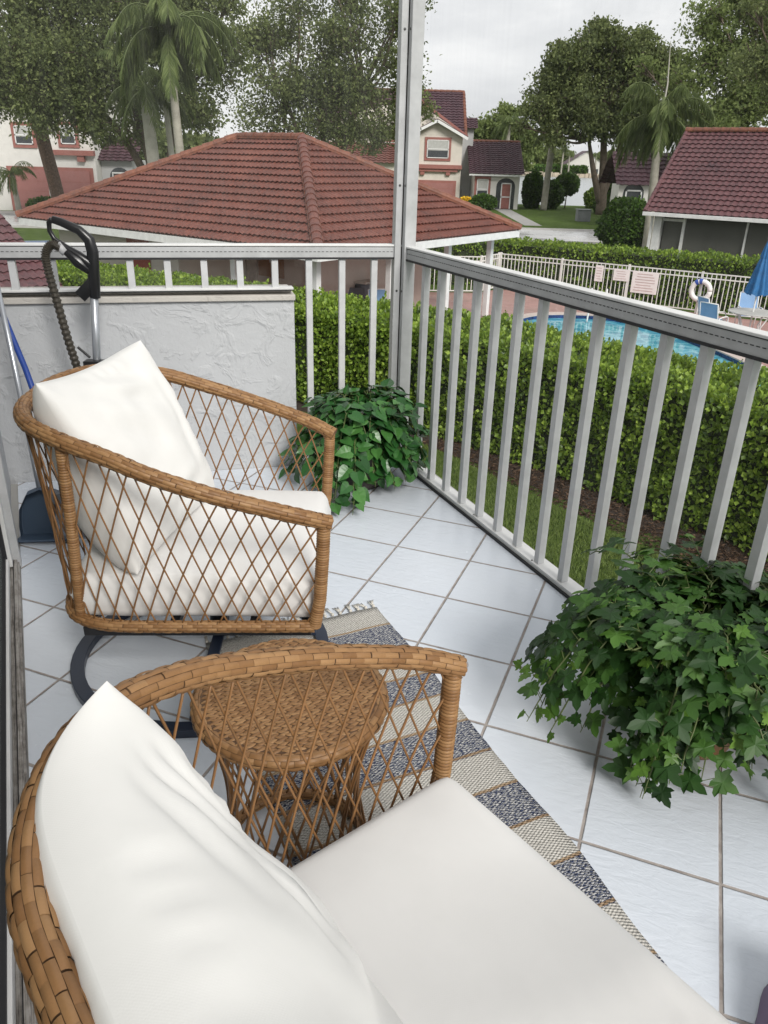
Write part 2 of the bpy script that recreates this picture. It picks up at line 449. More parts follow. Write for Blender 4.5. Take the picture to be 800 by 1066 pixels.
for z in (.28,.86,1.32,1.92,2.5):
    for D, NO, s_ in ((d_r, n_r, .029), (d_b, n_b, .027)):
        q = D*s_ - NO*.0125
        mb = MB(); mb.lathe([(0,.002),(.005,.0015),(.0055,0)], (0,0,0), 10)
        Mx = NO.to_track_quat('-Z', 'Y').to_matrix(); mb.xform(Mx.to_4x4())
        o = mb.build('screw', M['screw'], cp); o.location = (q.x, q.y, z)

# insect screens outside the rails
m, nt, p, out = newmat('insect_screen'); g = NT(nt); oc = g.obj()
df = g.n('ShaderNodeBsdfDiffuse'); df.inputs[0].default_value = (.62,.62,.60,1)
tr = g.n('ShaderNodeBsdfTransparent'); mx = g.n('ShaderNodeMixShader')
st = g.noise(g.mapping(oc, (9, 9, .4)), 4, 4, .7)
g.l(g.ramp(st, [(.35, (.02,)*3), (.75, (.055,)*3)]), mx.inputs[0])
g.l(tr.outputs[0], mx.inputs[1]); g.l(df.outputs[0], mx.inputs[2]); g.l(mx.outputs[0], out.inputs[0]); M['screen'] = m
def screen(D, NO, s0, s1, z0, z1, label, off=.045):
    a = CORNER+D*s0+NO*off; b = CORNER+D*s1+NO*off
    mb = MB(); mb.add([(a.x,a.y,z0),(b.x,b.y,z0),(b.x,b.y,z1),(a.x,a.y,z1)], [(0,1,2,3)])
    tag(mb.build('insect_screen', M['screen']), label, 'screen')
screen(d_b, n_b, .05, 1.80, .88, 3.4, 'fine grey insect screen above and behind the back railing', .056)
screen(d_r, n_r, .046, 6.0, .03, 3.4, 'fine grey insect screen outside the right railing', .068)

# ------------------------------------------------------------ house wall and sliding door
def hp(s_, n_, z):      # along d_r from HC, n_ toward the balcony
    q = HC+d_r*s_+n_r*n_; return V((q.x, q.y, z))
def hbox(mb, s0, s1, n0, n1, z0, z1, mt=0):
    vs = [hp(s_, n_, z) for s_ in (s0, s1) for n_ in (n0, n1) for z in (z0, z1)]
    mb.add(vs, [(0,1,3,2),(4,6,7,5),(0,4,5,1),(2,3,7,6),(0,2,6,4),(1,5,7,3)], mt)
s_door = (V((.0,0,0)) + V((-1.3587, 2.5156, 0)) - HC).dot(d_r)     # far jamb of the door
n_door = (V((-1.3587, 2.5156, 0)) - HC).dot(n_r)
mb = MB(); hbox(mb, -.3, s_door-.05, -.25, n_door-.03, -.2, 5.6); hbox(mb, s_door-.05, 5.4, -.25, n_door-.03, 2.15, 5.6)  # unseen upper wall made tall to block sky light over the balcony
hbox(mb, 4.6, 5.6, -.25, n_door-.03, -.2, 2.149)
tag(mb.build('house_wall', M['stucco_grey']), kind='structure')
sd = empty('sliding_door', hp(s_door, n_door, 0), 0, 'white framed sliding glass door along the left edge of the balcony', 'door')
def dpart(name, boxes, mt, bevel=.002):
    mb = MB()
    for b_ in boxes: hbox(mb, *b_)
    mb.v = [(x-sd.location.x, y-sd.location.y, z) for x, y, z in mb.v]
    return mb.build(name, mt, sd, bevel=bevel)
dpart('door_jamb', [(s_door-.045, s_door, -.10+n_door, n_door+.004, .0, 2.15)], M['light_metal'])
dpart('door_stile', [(s_door+.004, s_door+.052, -.085+n_door, n_door-.022, .03, 2.13)], M['white_paint'])
dpart('gasket', [(s_door+.052, s_door+.060, -.07+n_door, n_door-.035, .03, 2.13)], M['gasket'])
dpart('door_sill', [(s_door, 4.6, -.09+n_door, n_door-.002, .0, .022), (s_door, 4.6, -.02+n_door, n_door-.008, .022, .034)], M['weathered'])
dpart('bottom_rail', [(s_door+.06, 4.5, -.075+n_door, n_door-.032, .034, .070)], M['white_paint'])
dpart('gasket', [(s_door+.061, 4.5, -.062+n_door, n_door-.040, .0705, .082), (s_door+.002, 4.6, -.0215+n_door, n_door-.0205, .020, .036)], M['gasket'], 0)
dpart('top_rail', [(s_door+.06, 4.5, -.075+n_door, n_door-.032, 2.04, 2.13)], M['white_paint'])
m, nt, p, out = newmat('door_glass'); g = NT(nt)
p.inputs['Base Color'].default_value = (.10,.12,.115,1); p.inputs['Roughness'].default_value = .04; p.inputs['Specular IOR Level'].default_value = .9
g.l(g.mix(g.noise(g.mapping(g.obj(), (2,2,.5)), 2, 3), (.16,.19,.18), (.30,.33,.31)), p.inputs['Base Color'])
M['door_glass'] = m
dpart('glass_pane', [(s_door+.06, 4.5, -.058+n_door, n_door-.05, .082, 2.04)], M['door_glass'], 0)
# dark slab added behind the glass to stand in for the unlit room
mb = MB(); hbox(mb, s_door-.05, 4.6, -.26, -.11+n_door, -.1, 2.15); mb.build('inner_shade', M['furn_grey']).name = 'unlit_room_slab'
cw = bpy.data.objects['unlit_room_slab']; tag(cw, kind='structure')

# ------------------------------------------------------------ wicker primitives
def path_frames(pts, up=V((0,0,1))):
    pts = [V(p) for p in pts]; n = len(pts); L = [0]
    for i in range(1, n): L.append(L[-1]+(pts[i]-pts[i-1]).length)
    return pts, L
def sample(pts, L, s_):
    s_ = max(0, min(L[-1], s_))
    lo, hi = 0, len(L)-1
    while hi-lo > 1:
        m_ = (lo+hi)//2
        if L[m_] <= s_: lo = m_
        else: hi = m_
    t = (s_-L[lo])/max(1e-9, L[hi]-L[lo]); return pts[lo].lerp(pts[hi], t)
def catmull(P, n=12):
    P = [V(p) for p in P]; out = []
    Q = [P[0]*2-P[1]]+P+[P[-1]*2-P[-2]]
    for i in range(1, len(Q)-2):
        for k in range(n):
            t = k/n; a, b, c, d = Q[i-1:i+3]
            out.append(.5*((2*b)+(c-a)*t+(2*a-5*b+4*c-d)*t*t+(3*b-a-3*c+d)*t**3))
    out.append(P[-1]); return out
def woven_tube(pts, R0, ncol=9, lstrip=.036, su=4, bulge=.0022, hoop=False, flat=1.0):
    """rope of separate bulging strips laid like bricks round the path (each strip an island)"""
    P, L = path_frames(pts); tot = L[-1]
    if hoop: lstrip = .0075
    mb = MB(); rows = max(2, int(tot/lstrip)); ls = tot/rows
    # frames cache
    K = rows*su*2+1; C = []; Tg = []
    for i in range(K+1): C.append(sample(P, L, tot*i/K))
    for i in range(K+1): Tg.append((C[min(i+1, K)]-C[max(i-1, 0)]).normalized())
    a = V((0,0,1)) if abs(Tg[0].z) < .8 else V((0,1,0)); A = []
    for i in range(K+1):
        a = (a-Tg[i]*a.dot(Tg[i])).normalized(); A.append(a.copy())
    def pt(s_, q, r_):
        x = max(0, min(K, s_/tot*K)); i = min(K-1, int(x)); t = x-i
        c = C[i].lerp(C[i+1], t); aa = A[i].lerp(A[i+1], t).normalized(); tt = Tg[i].lerp(Tg[i+1], t); bb = tt.cross(aa).normalized()
        return c+aa*(math.cos(q)*r_*flat)+bb*(math.sin(q)*r_)
    if hoop:
        seg_ = 12
        for j in range(rows):
            vs = []; w = ls
            for u in range(4):
                x = u/3; rr = R0+bulge*(math.sin(math.pi*x))*.8; 
                for k in range(seg_):
                    vs.append(pt((j+x*.96+.02)*w, 2*math.pi*k/seg_+.0, rr+random.uniform(-.0002,.0002)))
            fs = [(u*seg_+k, u*seg_+(k+1) % seg_, (u+1)*seg_+(k+1) % seg_, (u+1)*seg_+k) for u in range(3) for k in range(seg_)]
            mb.add(vs, fs)
    else:
        for k in range(ncol):
            q0 = 2*math.pi*k/ncol; q1 = 2*math.pi*(k+1)/ncol
            for j in range(-1, rows):
                s0 = (j+(.5 if k % 2 else 0)+random.uniform(-.05,.05))*ls; s1 = s0+ls*1.02
                if s1 <= 0 or s0 >= tot: continue
                dr = random.uniform(-.0005, .0007)
                vs = []
                for u in range(su+1):
                    x = u/su
                    for w in range(4):
                        y = w/3; e = math.sin(math.pi*min(1, max(0, x*.97+.015)))**.45; f_ = math.sin(math.pi*(y*.94+.03))**.5
                        vs.append(pt(s0+(s1-s0)*(x*.97+.015), q0+(q1-q0)*(y*.94+.03), R0-.0016+bulge*e*f_*1.3+dr))
                fs = [(u*4+w, (u+1)*4+w, (u+1)*4+w+1, u*4+w+1) for u in range(su) for w in range(3)]
                mb.add(vs, fs)
    core = MB(); core.tube([sample(P, L, tot*i/40) for i in range(41)], R0-.0022, 12, flat=flat)
    b0 = len(mb.f); mb.add(core.v, core.f, 1)
    return mb

# ------------------------------------------------------------ wicker swivel chair
def half(path):   # mirror a half path (y>0 side front..back centre) to a full one
    return path+[V((p.x, -p.y, p.z)) for p in path[:-1][::-1]]
top_half = [V(p) for p in ((.398,.323,.598),(.34,.342,.622),(.265,.356,.648),(.128,.370,.692),(-.008,.365,.737),(-.117,.344,.776),(-.229,.308,.803),(-.316,.245,.813),(-.371,.166,.814),(-.399,.083,.812),(-.403,0,.811))]
bot_half = [V(p) for p in ((.37,.318,.275),(.25,.32,.275),(.1,.32,.275),(-.05,.32,.275),(-.17,.315,.275),(-.25,.29,.275),(-.30,.245,.275),(-.325,.17,.275),(-.335,.09,.275),(-.338,0,.275))]
TOP = catmull(half(top_half), 6); BOT = catmull(half(bot_half), 6)
def lattice(topc, botc, ds, slope, r, jit=.004, dbl=False):
    Pt, Lt = path_frames(topc); Pb, Lb = path_frames(botc); W = (Lt[-1]+Lb[-1])/2
    mb = MB()
    def q(s_, h): return sample(Pb, Lb, s_/W*Lb[-1]).lerp(sample(Pt, Lt, s_/W*Lt[-1]), h)
    for sg in (1, -1):
        s0 = -.6 + (ds*.25 if sg > 0 else 0)
        while s0 < W+.6:
            c0 = s0+random.uniform(-jit, jit); c1 = c0+sg*slope*random.uniform(.96,1.04)
            pts = []
            for i in range(13):
                h = i/12; s_ = c0+(c1-c0)*h
                if 0 <= s_ <= W:
                    p = q(s_, h); o_ = .002*sg
                    ctr = V((.05, 0, p.z)); nn = (p-ctr).normalized(); pts.append(p+nn*o_)
            if len(pts) >= 2: mb.tube(pts, r, 6)
            s0 += ds
    return mb
def make_chair():
    t = empty('wicker_swivel_chair', (0,0,0)); TOPX = [TOP[0]+(TOP[0]-TOP[1]).normalized()*.017]+TOP+[TOP[-1]+(TOP[-1]-TOP[-2]).normalized()*.017]
    woven_tube(TOPX, .0205, 12, .030).build('arm_rail', [M['wicker'], M['wicker_dark']], t, smooth=True)
    woven_tube(BOT, .0165, 10, .026).build('bottom_rail', [M['wicker'], M['wicker_dark']], t, smooth=True)
    for sy in (1, -1):
        woven_tube([(.398, sy*.323, .598), (.394, sy*.322, .5), (.385, sy*.319, .36), (.37, sy*.318, .275)], .0165, hoop=True).build('front_post', [M['wicker'], M['wicker_dark']], t, smooth=True)
        woven_tube([(-.235, sy*.300, .795), (-.242, sy*.298, .6), (-.256, sy*.290, .4), (-.268, sy*.275, .275)], .0135, hoop=True).build('rear_post', [M['wicker'], M['wicker_dark']], t, smooth=True)
    lattice(TOP, BOT, .050, .17, .0024).build('lattice', M['wicker_strand'], t, smooth=True)
    # black under frame
    mb = MB()
    for sy in (1, -1): mb.beam((-.26, sy*.285, .2445), (.36, sy*.285, .2445), .028, .028)
    for x in (-.25, -.02, .20, .345): mb.beam((x, -.270, .2445), (x, .270, .2445), .026, .022)
    mb.build('under_frame', M['black_metal'], t, bevel=.002)
    mb = MB()
    for k in range(9):
        y = -.24+k*.06; mb.tube([(-.29, y, .268), (.36, y, .268)], .004, 6)
    mb.build('seat_support', M['black_metal'], t)
    mb = MB(); mb.lathe([(.0,.23),(.05,.23),(.05,.21),(.028,.205),(.028,.05),(.0,.05)], (.05,0,0), 20)
    mb.build('swivel_column', M['black_metal'], t, smooth=True)
    mb = MB(); pts = [V((.02+.385*math.cos(a), .365*math.sin(a), .013)) for a in [2*math.pi*k/56 for k in range(56)]]
    vs = []
    for k, p in enumerate(pts):
        a = 2*math.pi*k/56; e = V((math.cos(a), math.sin(a), 0))
        for dr, z in ((-.02,.001),(.02,.001),(.02,.026),(-.02,.026)): vs.append(V((.01,-.075,0))+e*(.372+dr)+V((0,0,z)))
    fs = [(i*4+k, i*4+(k+1) % 4, ((i+1) % 56)*4+(k+1) % 4, ((i+1) % 56)*4+k) for i in range(56) for k in range(4)]
    mb.add(vs, fs); mb.beam((.05,-.43,.034),(.05,.28,.034),.035,.012); mb.beam((-.34,-.02,.0465),(.36,-.02,.0465),.035,.012)
    mb.build('ring_base', M['navy_metal'], t, bevel=.002)
    return t
C1 = V((-.567, 2.074, 0)); A1 = R(3)
C2 = V((.022, .649, 0)); A2 = R(38.4)
ch1 = make_chair(); ch1.location = C1; ch1.rotation_euler = (0,0,A1)
tag(ch1, 'tan wicker lattice chair at the far side, beside the stucco half wall', 'chair', 'matching wicker swivel chairs')
ch2 = copy_tree(ch1); ch2.location = C2-V((-math.sin(A2), math.cos(A2), 0))*.026+V((math.cos(A2), math.sin(A2), 0))*.016; ch2.rotation_euler = (0,0,A2); ch2.scale = (.96, 1.08, 1)
tag(ch2, 'tan wicker lattice chair nearest the viewer, in front of the round side table', 'chair', 'matching wicker swivel chairs')

ROCK = .03
ch1.rotation_euler = (ROCK, 0, A1)
for c_ in ch1.children:
    if c_.name.startswith(('ring_base', 'swivel_column')): c_.rotation_euler = (-ROCK, 0, 0)
# ------------------------------------------------------------ cushions
def smoothstep(a, b, x): t = max(0, min(1, (x-a)/(b-a))); return t*t*(3-2*t)
def seat_cushion(x0, x1, w_f, w_b, z0, z1, seed):
    """rounded slab as a grid wrapped box"""
    nx, ny = 44, 44; mb = MB(); hz = (z1-z0)/2; zc = (z0+z1)/2
    def surf(u, v, side):
        # superellipse border
        eu = abs(u); ev = abs(v)
        x = (x0+x1)/2+(x1-x0)/2*u; w = w_b+(w_f-w_b)*((u+1)/2)
        # round the plan corners
        cr = max(0, (eu-.86)/.14)**2*max(0, (ev-.86)/.14)**2
        x -= math.copysign(.022*cr, u); y = w*v-math.copysign(.022*cr, v)
        e = max(eu, ev); ed = max(0, (e-.90)/.10); fall = 1-(1-math.sqrt(max(0, 1-ed**2.2)))*.62
        crown = (1-u**4)*(1-v**4)*.020
        nz = noise.noise(V((x*4+seed, y*4, side)))*.004+noise.noise(V((x*11, y*9+seed, side*3)))*.0016
        return V((x, y, zc+side*(hz*fall+(crown*1.0 if side > 0 else .2*crown)+nz*(1 if e < .97 else 0))))
    idx = {}
    vs = []
    for side in (1, -1):
        for i in range(nx+1):
            for j in range(ny+1):
                uu = math.sin(math.pi/2*(2*i/nx-1)); vv = math.sin(math.pi/2*(2*j/ny-1))
                idx[(side, i, j)] = len(vs); vs.append(surf(uu, vv, side))
    fs = []
    for side in (1, -1):
        for i in range(nx):
            for j in range(ny):
                f = (idx[side,i,j], idx[side,i+1,j], idx[side,i+1,j+1], idx[side,i,j+1]); fs.append(f if side > 0 else f[::-1])
    loop = [(i,0) for i in range(nx)]+[(nx,j) for j in range(ny)]+[(i,ny) for i in range(nx,0,-1)]+[(0,j) for j in range(ny,0,-1)]
    # side band with a mid bulge ring
    ring = []
    for i, j in loop:
        a = vs[idx[1,i,j]]; b = vs[idx[-1,i,j]]; m_ = (a+b)/2; c_ = V(((x0+x1)/2, 0, m_.z)); d = (m_-c_).normalized()
        ring.append(len(vs)); vs.append(m_+d*.009)
    n = len(loop)
    for k in range(n):
        a = loop[k]; b = loop[(k+1) % n]
        fs.append((idx[1,a[0],a[1]], ring[k], ring[(k+1) % n], idx[1,b[0],b[1]])); fs.append((ring[k], idx[-1,a[0],a[1]], idx[-1,b[0],b[1]], ring[(k+1) % n]))
    mb.add(vs, fs); return mb
def pillow(hw, hh, th, seed, folds, slump=.22, fr=.86, bk=1.2, bend=.03):
    """local x = width, y = height, z = face normal"""
    n = 72; mb = MB(); vs = []; idx = {}
    for side in (1, -1):
        for i in range(n+1):
            for j in range(n+1):
                u = math.sin(math.pi/2*(2*i/n-1)); v = math.sin(math.pi/2*(2*j/n-1))
                # pulled in sides, pointed corners
                cr = (u*u*v*v)**3; x = hw*u*(1-.075*(1-v*v)*abs(u)**1.5-.022*cr); y = hh*v*(1-.075*(1-u*u)*abs(v)**1.5-.022*cr)
                e = max(0, (1-abs(u)**2.7))*max(0, (1-abs(v)**2.7)); z = th*e**.5*1.1+.004*min(1, (1-max(abs(u), abs(v)))*30)*(1-cr*.6)
                z *= (1-slump*v)*(fr if side > 0 else bk)
                border = min(1, e*5)
                w = 0
                for (fx, fy, ang, wid, ln, dep) in folds:
                    ca, sa = math.cos(ang), math.sin(ang); px, py = u-fx, v-fy
                    al = px*ca+py*sa; ac = -px*sa+py*ca + .12*al*al
                    w -= dep*math.exp(-(ac/wid)**2)*math.exp(-(al/ln)**2)
                    w += dep*.5*math.exp(-((ac-wid*1.7)/wid)**2)*math.exp(-(al/ln)**2)
                w += .008*noise.noise(V((u*1.8+seed, v*1.8, side*2)))+.004*noise.noise(V((u*3.6, v*3.6+seed, side*5)))
                # puckers along the seams
                ru = 1-max(abs(u), abs(v)); t_ = (v if abs(u) > abs(v) else u)
                w += .0022*math.sin(t_*24+seed+3*math.sin(t_*5))*math.exp(-((ru-.10)/.09)**2)
                idx[(side, i, j)] = len(vs)
                vs.append(V((x, y, side*(z+w*border)+bend*(abs(u)**4.5-.12))))
    fs = []
    for side in (1, -1):
        for i in range(n):
            for j in range(n):
                f = (idx[side,i,j], idx[side,i+1,j], idx[side,i+1,j+1], idx[side,i,j+1]); fs.append(f if side > 0 else f[::-1])
    mb.add(vs, fs); return mb
def cushion_obj(name, mb, mt, C, A, label, cat, Mloc=None, group=None):
    if Mloc is not None: mb.xform(Mloc)
    o = mb.build(name, mt, smooth=True); o.location = C; o.rotation_euler = (ROCK if C is C1 else 0, 0, A); tag(o, label, cat, group)
    return o
cushion_obj('seat_cushion', seat_cushion(-.29, .395, .296, .285, .276, .405, 1), M['canvas_seat'], C1, A1, 'white seat cushion in the far wicker chair, seen through its lattice', 'cushion')
cushion_obj('seat_cushion', seat_cushion(-.30, .375, .318, .306, .276, .398, 9), M['canvas_seat'], C2-V((-math.sin(A2), math.cos(A2), 0))*.026, A2, 'large smooth white seat cushion in the near chair at the bottom of the photo', 'cushion')
def pmat(cx, cz, tilt, roll, cy=0, twist=0):
    # pillow local: x width -> chair -y.., y height -> up, z normal -> +x
    B = Matrix(((0,0,1,0),(1,0,0,0),(0,1,0,0),(0,0,0,1)))
    return Matrix.Translation((cx, cy, cz)) @ Matrix.Rotation(twist, 4, 'Z') @ Matrix.Rotation(-tilt, 4, 'Y') @ Matrix.Rotation(roll, 4, 'X') @ B
f1 = [(.15,.78,R(170),.09,.45,.010),(-.1,.55,R(160),.10,.45,.010),(.6,.1,R(-100),.10,.5,.007),(-.3,.2,R(150),.12,.4,.008),(.1,-.6,R(10),.09,.5,.008)]
cushion_obj('throw_pillow', pillow(.282, .275, .118, 3, f1), M['canvas'], C1, A1, 'white square pillow leaning in the far wicker chair by the wall', 'pillow', pmat(-.160, .652, R(23), R(-3), .005, R(-11)))
f2 = [(.52,.60,R(-140),.045,.26,.011),(.66,.42,R(-118),.045,.26,.010),(.36,.72,R(-158),.05,.28,.009),(.22,.22,R(42),.035,.17,.017),(.05,.30,R(20),.06,.2,.007),(-.3,.0,R(-50),.10,.4,.008),(.8,.0,R(-95),.07,.4,.007),(.3,-.35,R(-30),.09,.4,.007)]
cushion_obj('throw_pillow', pillow(.288, .268, .100, 11, f2, .30, 1.75, .5, .12), M['canvas'], C2, A2, 'large white pillow with soft folds in the near chair, at the lower left', 'pillow', pmat(-.270, .598, R(14), R(-1), -.020, R(-2)))

# ------------------------------------------------------------ round wicker side table
TC = V((-.178, 1.250, 0)); TR = .182; TZ = .45
tt = empty('wicker_side_table', TC, 0, 'round brown wicker side table with lattice drum base between the two chairs', 'table')
# woven top: concentric twisted rows of short strands
mb = MB(); nr = 15; rows_r = TR/nr
def capsule(mb, c, t, L, w, h, tiltz):
    sd_ = V((-t.y, t.x, 0)); vs = []
    for i in range(6):
        x = i/5*2-1; e = math.sqrt(max(0, 1-x*x*.92))
        for k in range(4):
            q = math.pi*k/3; vs.append(c+t*(x*L/2)+sd_*(math.cos(q)*w/2*e)+V((0,0,math.sin(q)*h*e-.001+tiltz*x)))
    fs = [(i*4+k, i*4+k+1, (i+1)*4+k+1, (i+1)*4+k) for i in range(5) for k in range(3)]
    mb.add(vs, fs)
# straight weave rows, clipped by the circle, slightly fanned
row = .0080; strand = .024
y = -TR
ri = 0
while y < TR:
    hw = math.sqrt(max(0, (TR-.004)**2-y*y)); x = -hw+(strand*.5 if ri % 2 else 0)*.9
    while x < hw:
        c = V((x, y+random.uniform(-.0007,.0007), TZ)); t = V((1, .22*(1 if ri % 2 else -1)+random.uniform(-.05,.05), 0)).normalized()
        if math.hypot(x, y) < TR-.006:
            capsule(mb, c, t, strand*1.0, row*1.02, .0034, .0016*(1 if ri % 2 else -1))
        x += strand*.82
    y += row*.86; ri += 1
mb.xform(Matrix.Rotation(R(20), 4, 'Z'))
mb.build('woven_top', [M['wicker']], tt, smooth=True)
mb = MB(); mb.lathe([(0,TZ-.0005),(TR-.004,TZ-.0005),(TR-.002,TZ-.03),(0,TZ-.03)], (0,0,0), 48); mb.build('top_board', M['wicker_dark'], tt)
ringp = [V((math.cos(a)*TR, math.sin(a)*TR, TZ-.017)) for a in [2*math.pi*k/72 for k in range(73)]]
woven_tube(ringp, .0165, 8, .022, flat=1.0).build('top_edge', [M['wicker'], M['wicker_dark']], tt, smooth=True)
ringb = [V((math.cos(a)*(TR-.022), math.sin(a)*(TR-.022), .016)) for a in [2*math.pi*k/72 for k in range(73)]]
woven_tube(ringb, .0125, 8, .03).build('base_ring', [M['wicker'], M['wicker_dark']], tt, smooth=True)
mb = MB(); nst = 24
for sg in (1, -1):
    for k in range(nst):
        a0 = 2*math.pi*(k+(.25 if sg > 0 else .0)+random.uniform(-.06,.06))/nst; tw = sg*R(48+random.uniform(-3,3)); pts = []
        for i in range(12):
            h = i/11; a = a0+tw*h; rr = (TR-.022)*(1-h)+(TR-.008)*h-.030*math.sin(math.pi*h)+.0025*sg
            pts.append((math.cos(a)*rr, math.sin(a)*rr, .02+(TZ-.05)*h))
        mb.tube(pts, .0026, 6)
        if k % 4 == 0:
            mb.tube([(x*1.012+.003, y*1.012, z) for x, y, z in pts], .0024, 6)
mb.build('lattice_drum', M['wicker_strand'], tt, smooth=True)

# ------------------------------------------------------------ striped rug
m, nt, p, out = newmat('striped_rag_rug'); g = NT(nt); oc = g.obj(); s = g.sep(oc)
wob = g.math('MULTIPLY', g.math('SUBTRACT', g.noise(oc, 9, 3), .5), .014)
yy = g.math('ADD', s[1], wob)
cuts = [0,.112,.262,.400,.512,.635,.765,.890,1.013,1.135,1.262,1.39,1.51,1.63]
T_ = 1.9; stops = []; stopst = []
for i, c_ in enumerate(cuts):
    k = i % 2; stops.append((c_/T_, (k,)*3))
band = g.ramp(g.math('DIVIDE', yy, T_), stops, 'CONSTANT')
edges = [];
lines = None
for c_ in cuts[1:]:
    d_ = g.math('LESS_THAN', g.math('ABSOLUTE', g.math('SUBTRACT', yy, c_)), .0045); lines = d_ if lines is None else g.math('MAXIMUM', lines, d_)
speck = g.noise(g.mapping(oc, (55, 190, 1)), 1.6, 3, .8)
navy = g.ramp(speck, [(.44, (.035,.048,.10)), (.50, (.07,.085,.14)), (.53, (.50,.50,.50)), (.62, (.64,.62,.58))])
sp2 = g.noise(g.mapping(oc, (120, 160, 1)), 1.5, 2, .7)
cream = g.ramp(sp2, [(.38, (.40,.38,.34)), (.5, (.58,.555,.51)), (.62, (.68,.66,.61))])
cc = g.mix(band, cream, navy); cc = g.mix(g.math('MULTIPLY', lines, .75), cc, (.34,.21,.095))
g.l(cc, p.inputs['Base Color']); p.inputs['Roughness'].default_value = .95; p.inputs['Specular IOR Level'].default_value = .1
wv = g.math('MULTIPLY', g.math('SINE', g.math('MULTIPLY', s[1], 760)), g.math('SINE', g.math('MULTIPLY', s[0], 420)))
g.l(g.bump(g.math('ADD', wv, speck), .8, .003), p.inputs['Normal']); M['rug'] = m
RO = V((-.012, 2.293, 0)); rug = empty('striped_rug', RO, 0, 'navy and cream striped woven rug with fringe beneath the side table', 'rug')
ra = math.atan2(-.908, .419)
Mr = Matrix(((-.908, .419, 0, 0), (-.419, -.908, 0, 0), (0, 0, 1, 0), (0,0,0,1)))   # x -> toward house, y -> along
mb = MB(); vs = []; nx, ny = 14, 60
for j in range(ny+1):
    for i in range(nx+1):
        y = 1.85*j/ny; x = .60*i/nx; wx = .006*math.sin(y*9+1)+.004*noise.noise(V((y*14, 3, 0)))
        x2 = x+(wx if i in (0,) else 0)+.005*noise.noise(V((x*5, y*5, 1)))
        vs.append((x2, y+.004*noise.noise(V((x*9, y*2, 4))), .008+.0018*noise.noise(V((x*7, y*7, 0)))))
fs = [(j*(nx+1)+i, j*(nx+1)+i+1, (j+1)*(nx+1)+i+1, (j+1)*(nx+1)+i) for j in range(ny) for i in range(nx)]
mb.add(vs, fs)
n0 = len(vs); rim = [i for i in range(nx+1)]+[j*(nx+1)+nx for j in range(1, ny+1)]+[ny*(nx+1)+i for i in range(nx-1, -1, -1)]+[j*(nx+1) for j in range(ny-1, 0, -1)]
mb.add([(vs[i][0], vs[i][1], .0005) for i in rim], [])
for k in range(len(rim)): mb.f.append([rim[k], n0+k, n0+(k+1) % len(rim), rim[(k+1) % len(rim)]]); mb.m.append(0)
ro = mb.build('rug_weave', M['rug'], rug, smooth=True); ro.matrix_local = Mr
M['fringe'] = mat('fringe', (.60,.57,.51), .95, .15, 40)
mb = MB()
for k in range(20):
    x = .012+k*.0305+random.uniform(-.004,.004); bx = x; L_ = random.uniform(.035,.05); dx = random.uniform(-.012,.012)
    mb.lathe([(0,.006),(.0045,.004),(.006,0),(.0045,-.005),(0,-.007)], (bx, -.008, .009), 8)
    for q in range(6):
        ex = bx+dx+random.uniform(-.012,.012)
        mb.tube([(bx, -.010, .009), ((bx+ex)/2+random.uniform(-.004,.004), -.012-L_*.5, .008), (ex, -.012-L_, .0035)], [.0022,.002,.0012], 5)
fr = mb.build('fringe', M['fringe'], rug, smooth=True); fr.matrix_local = Mr

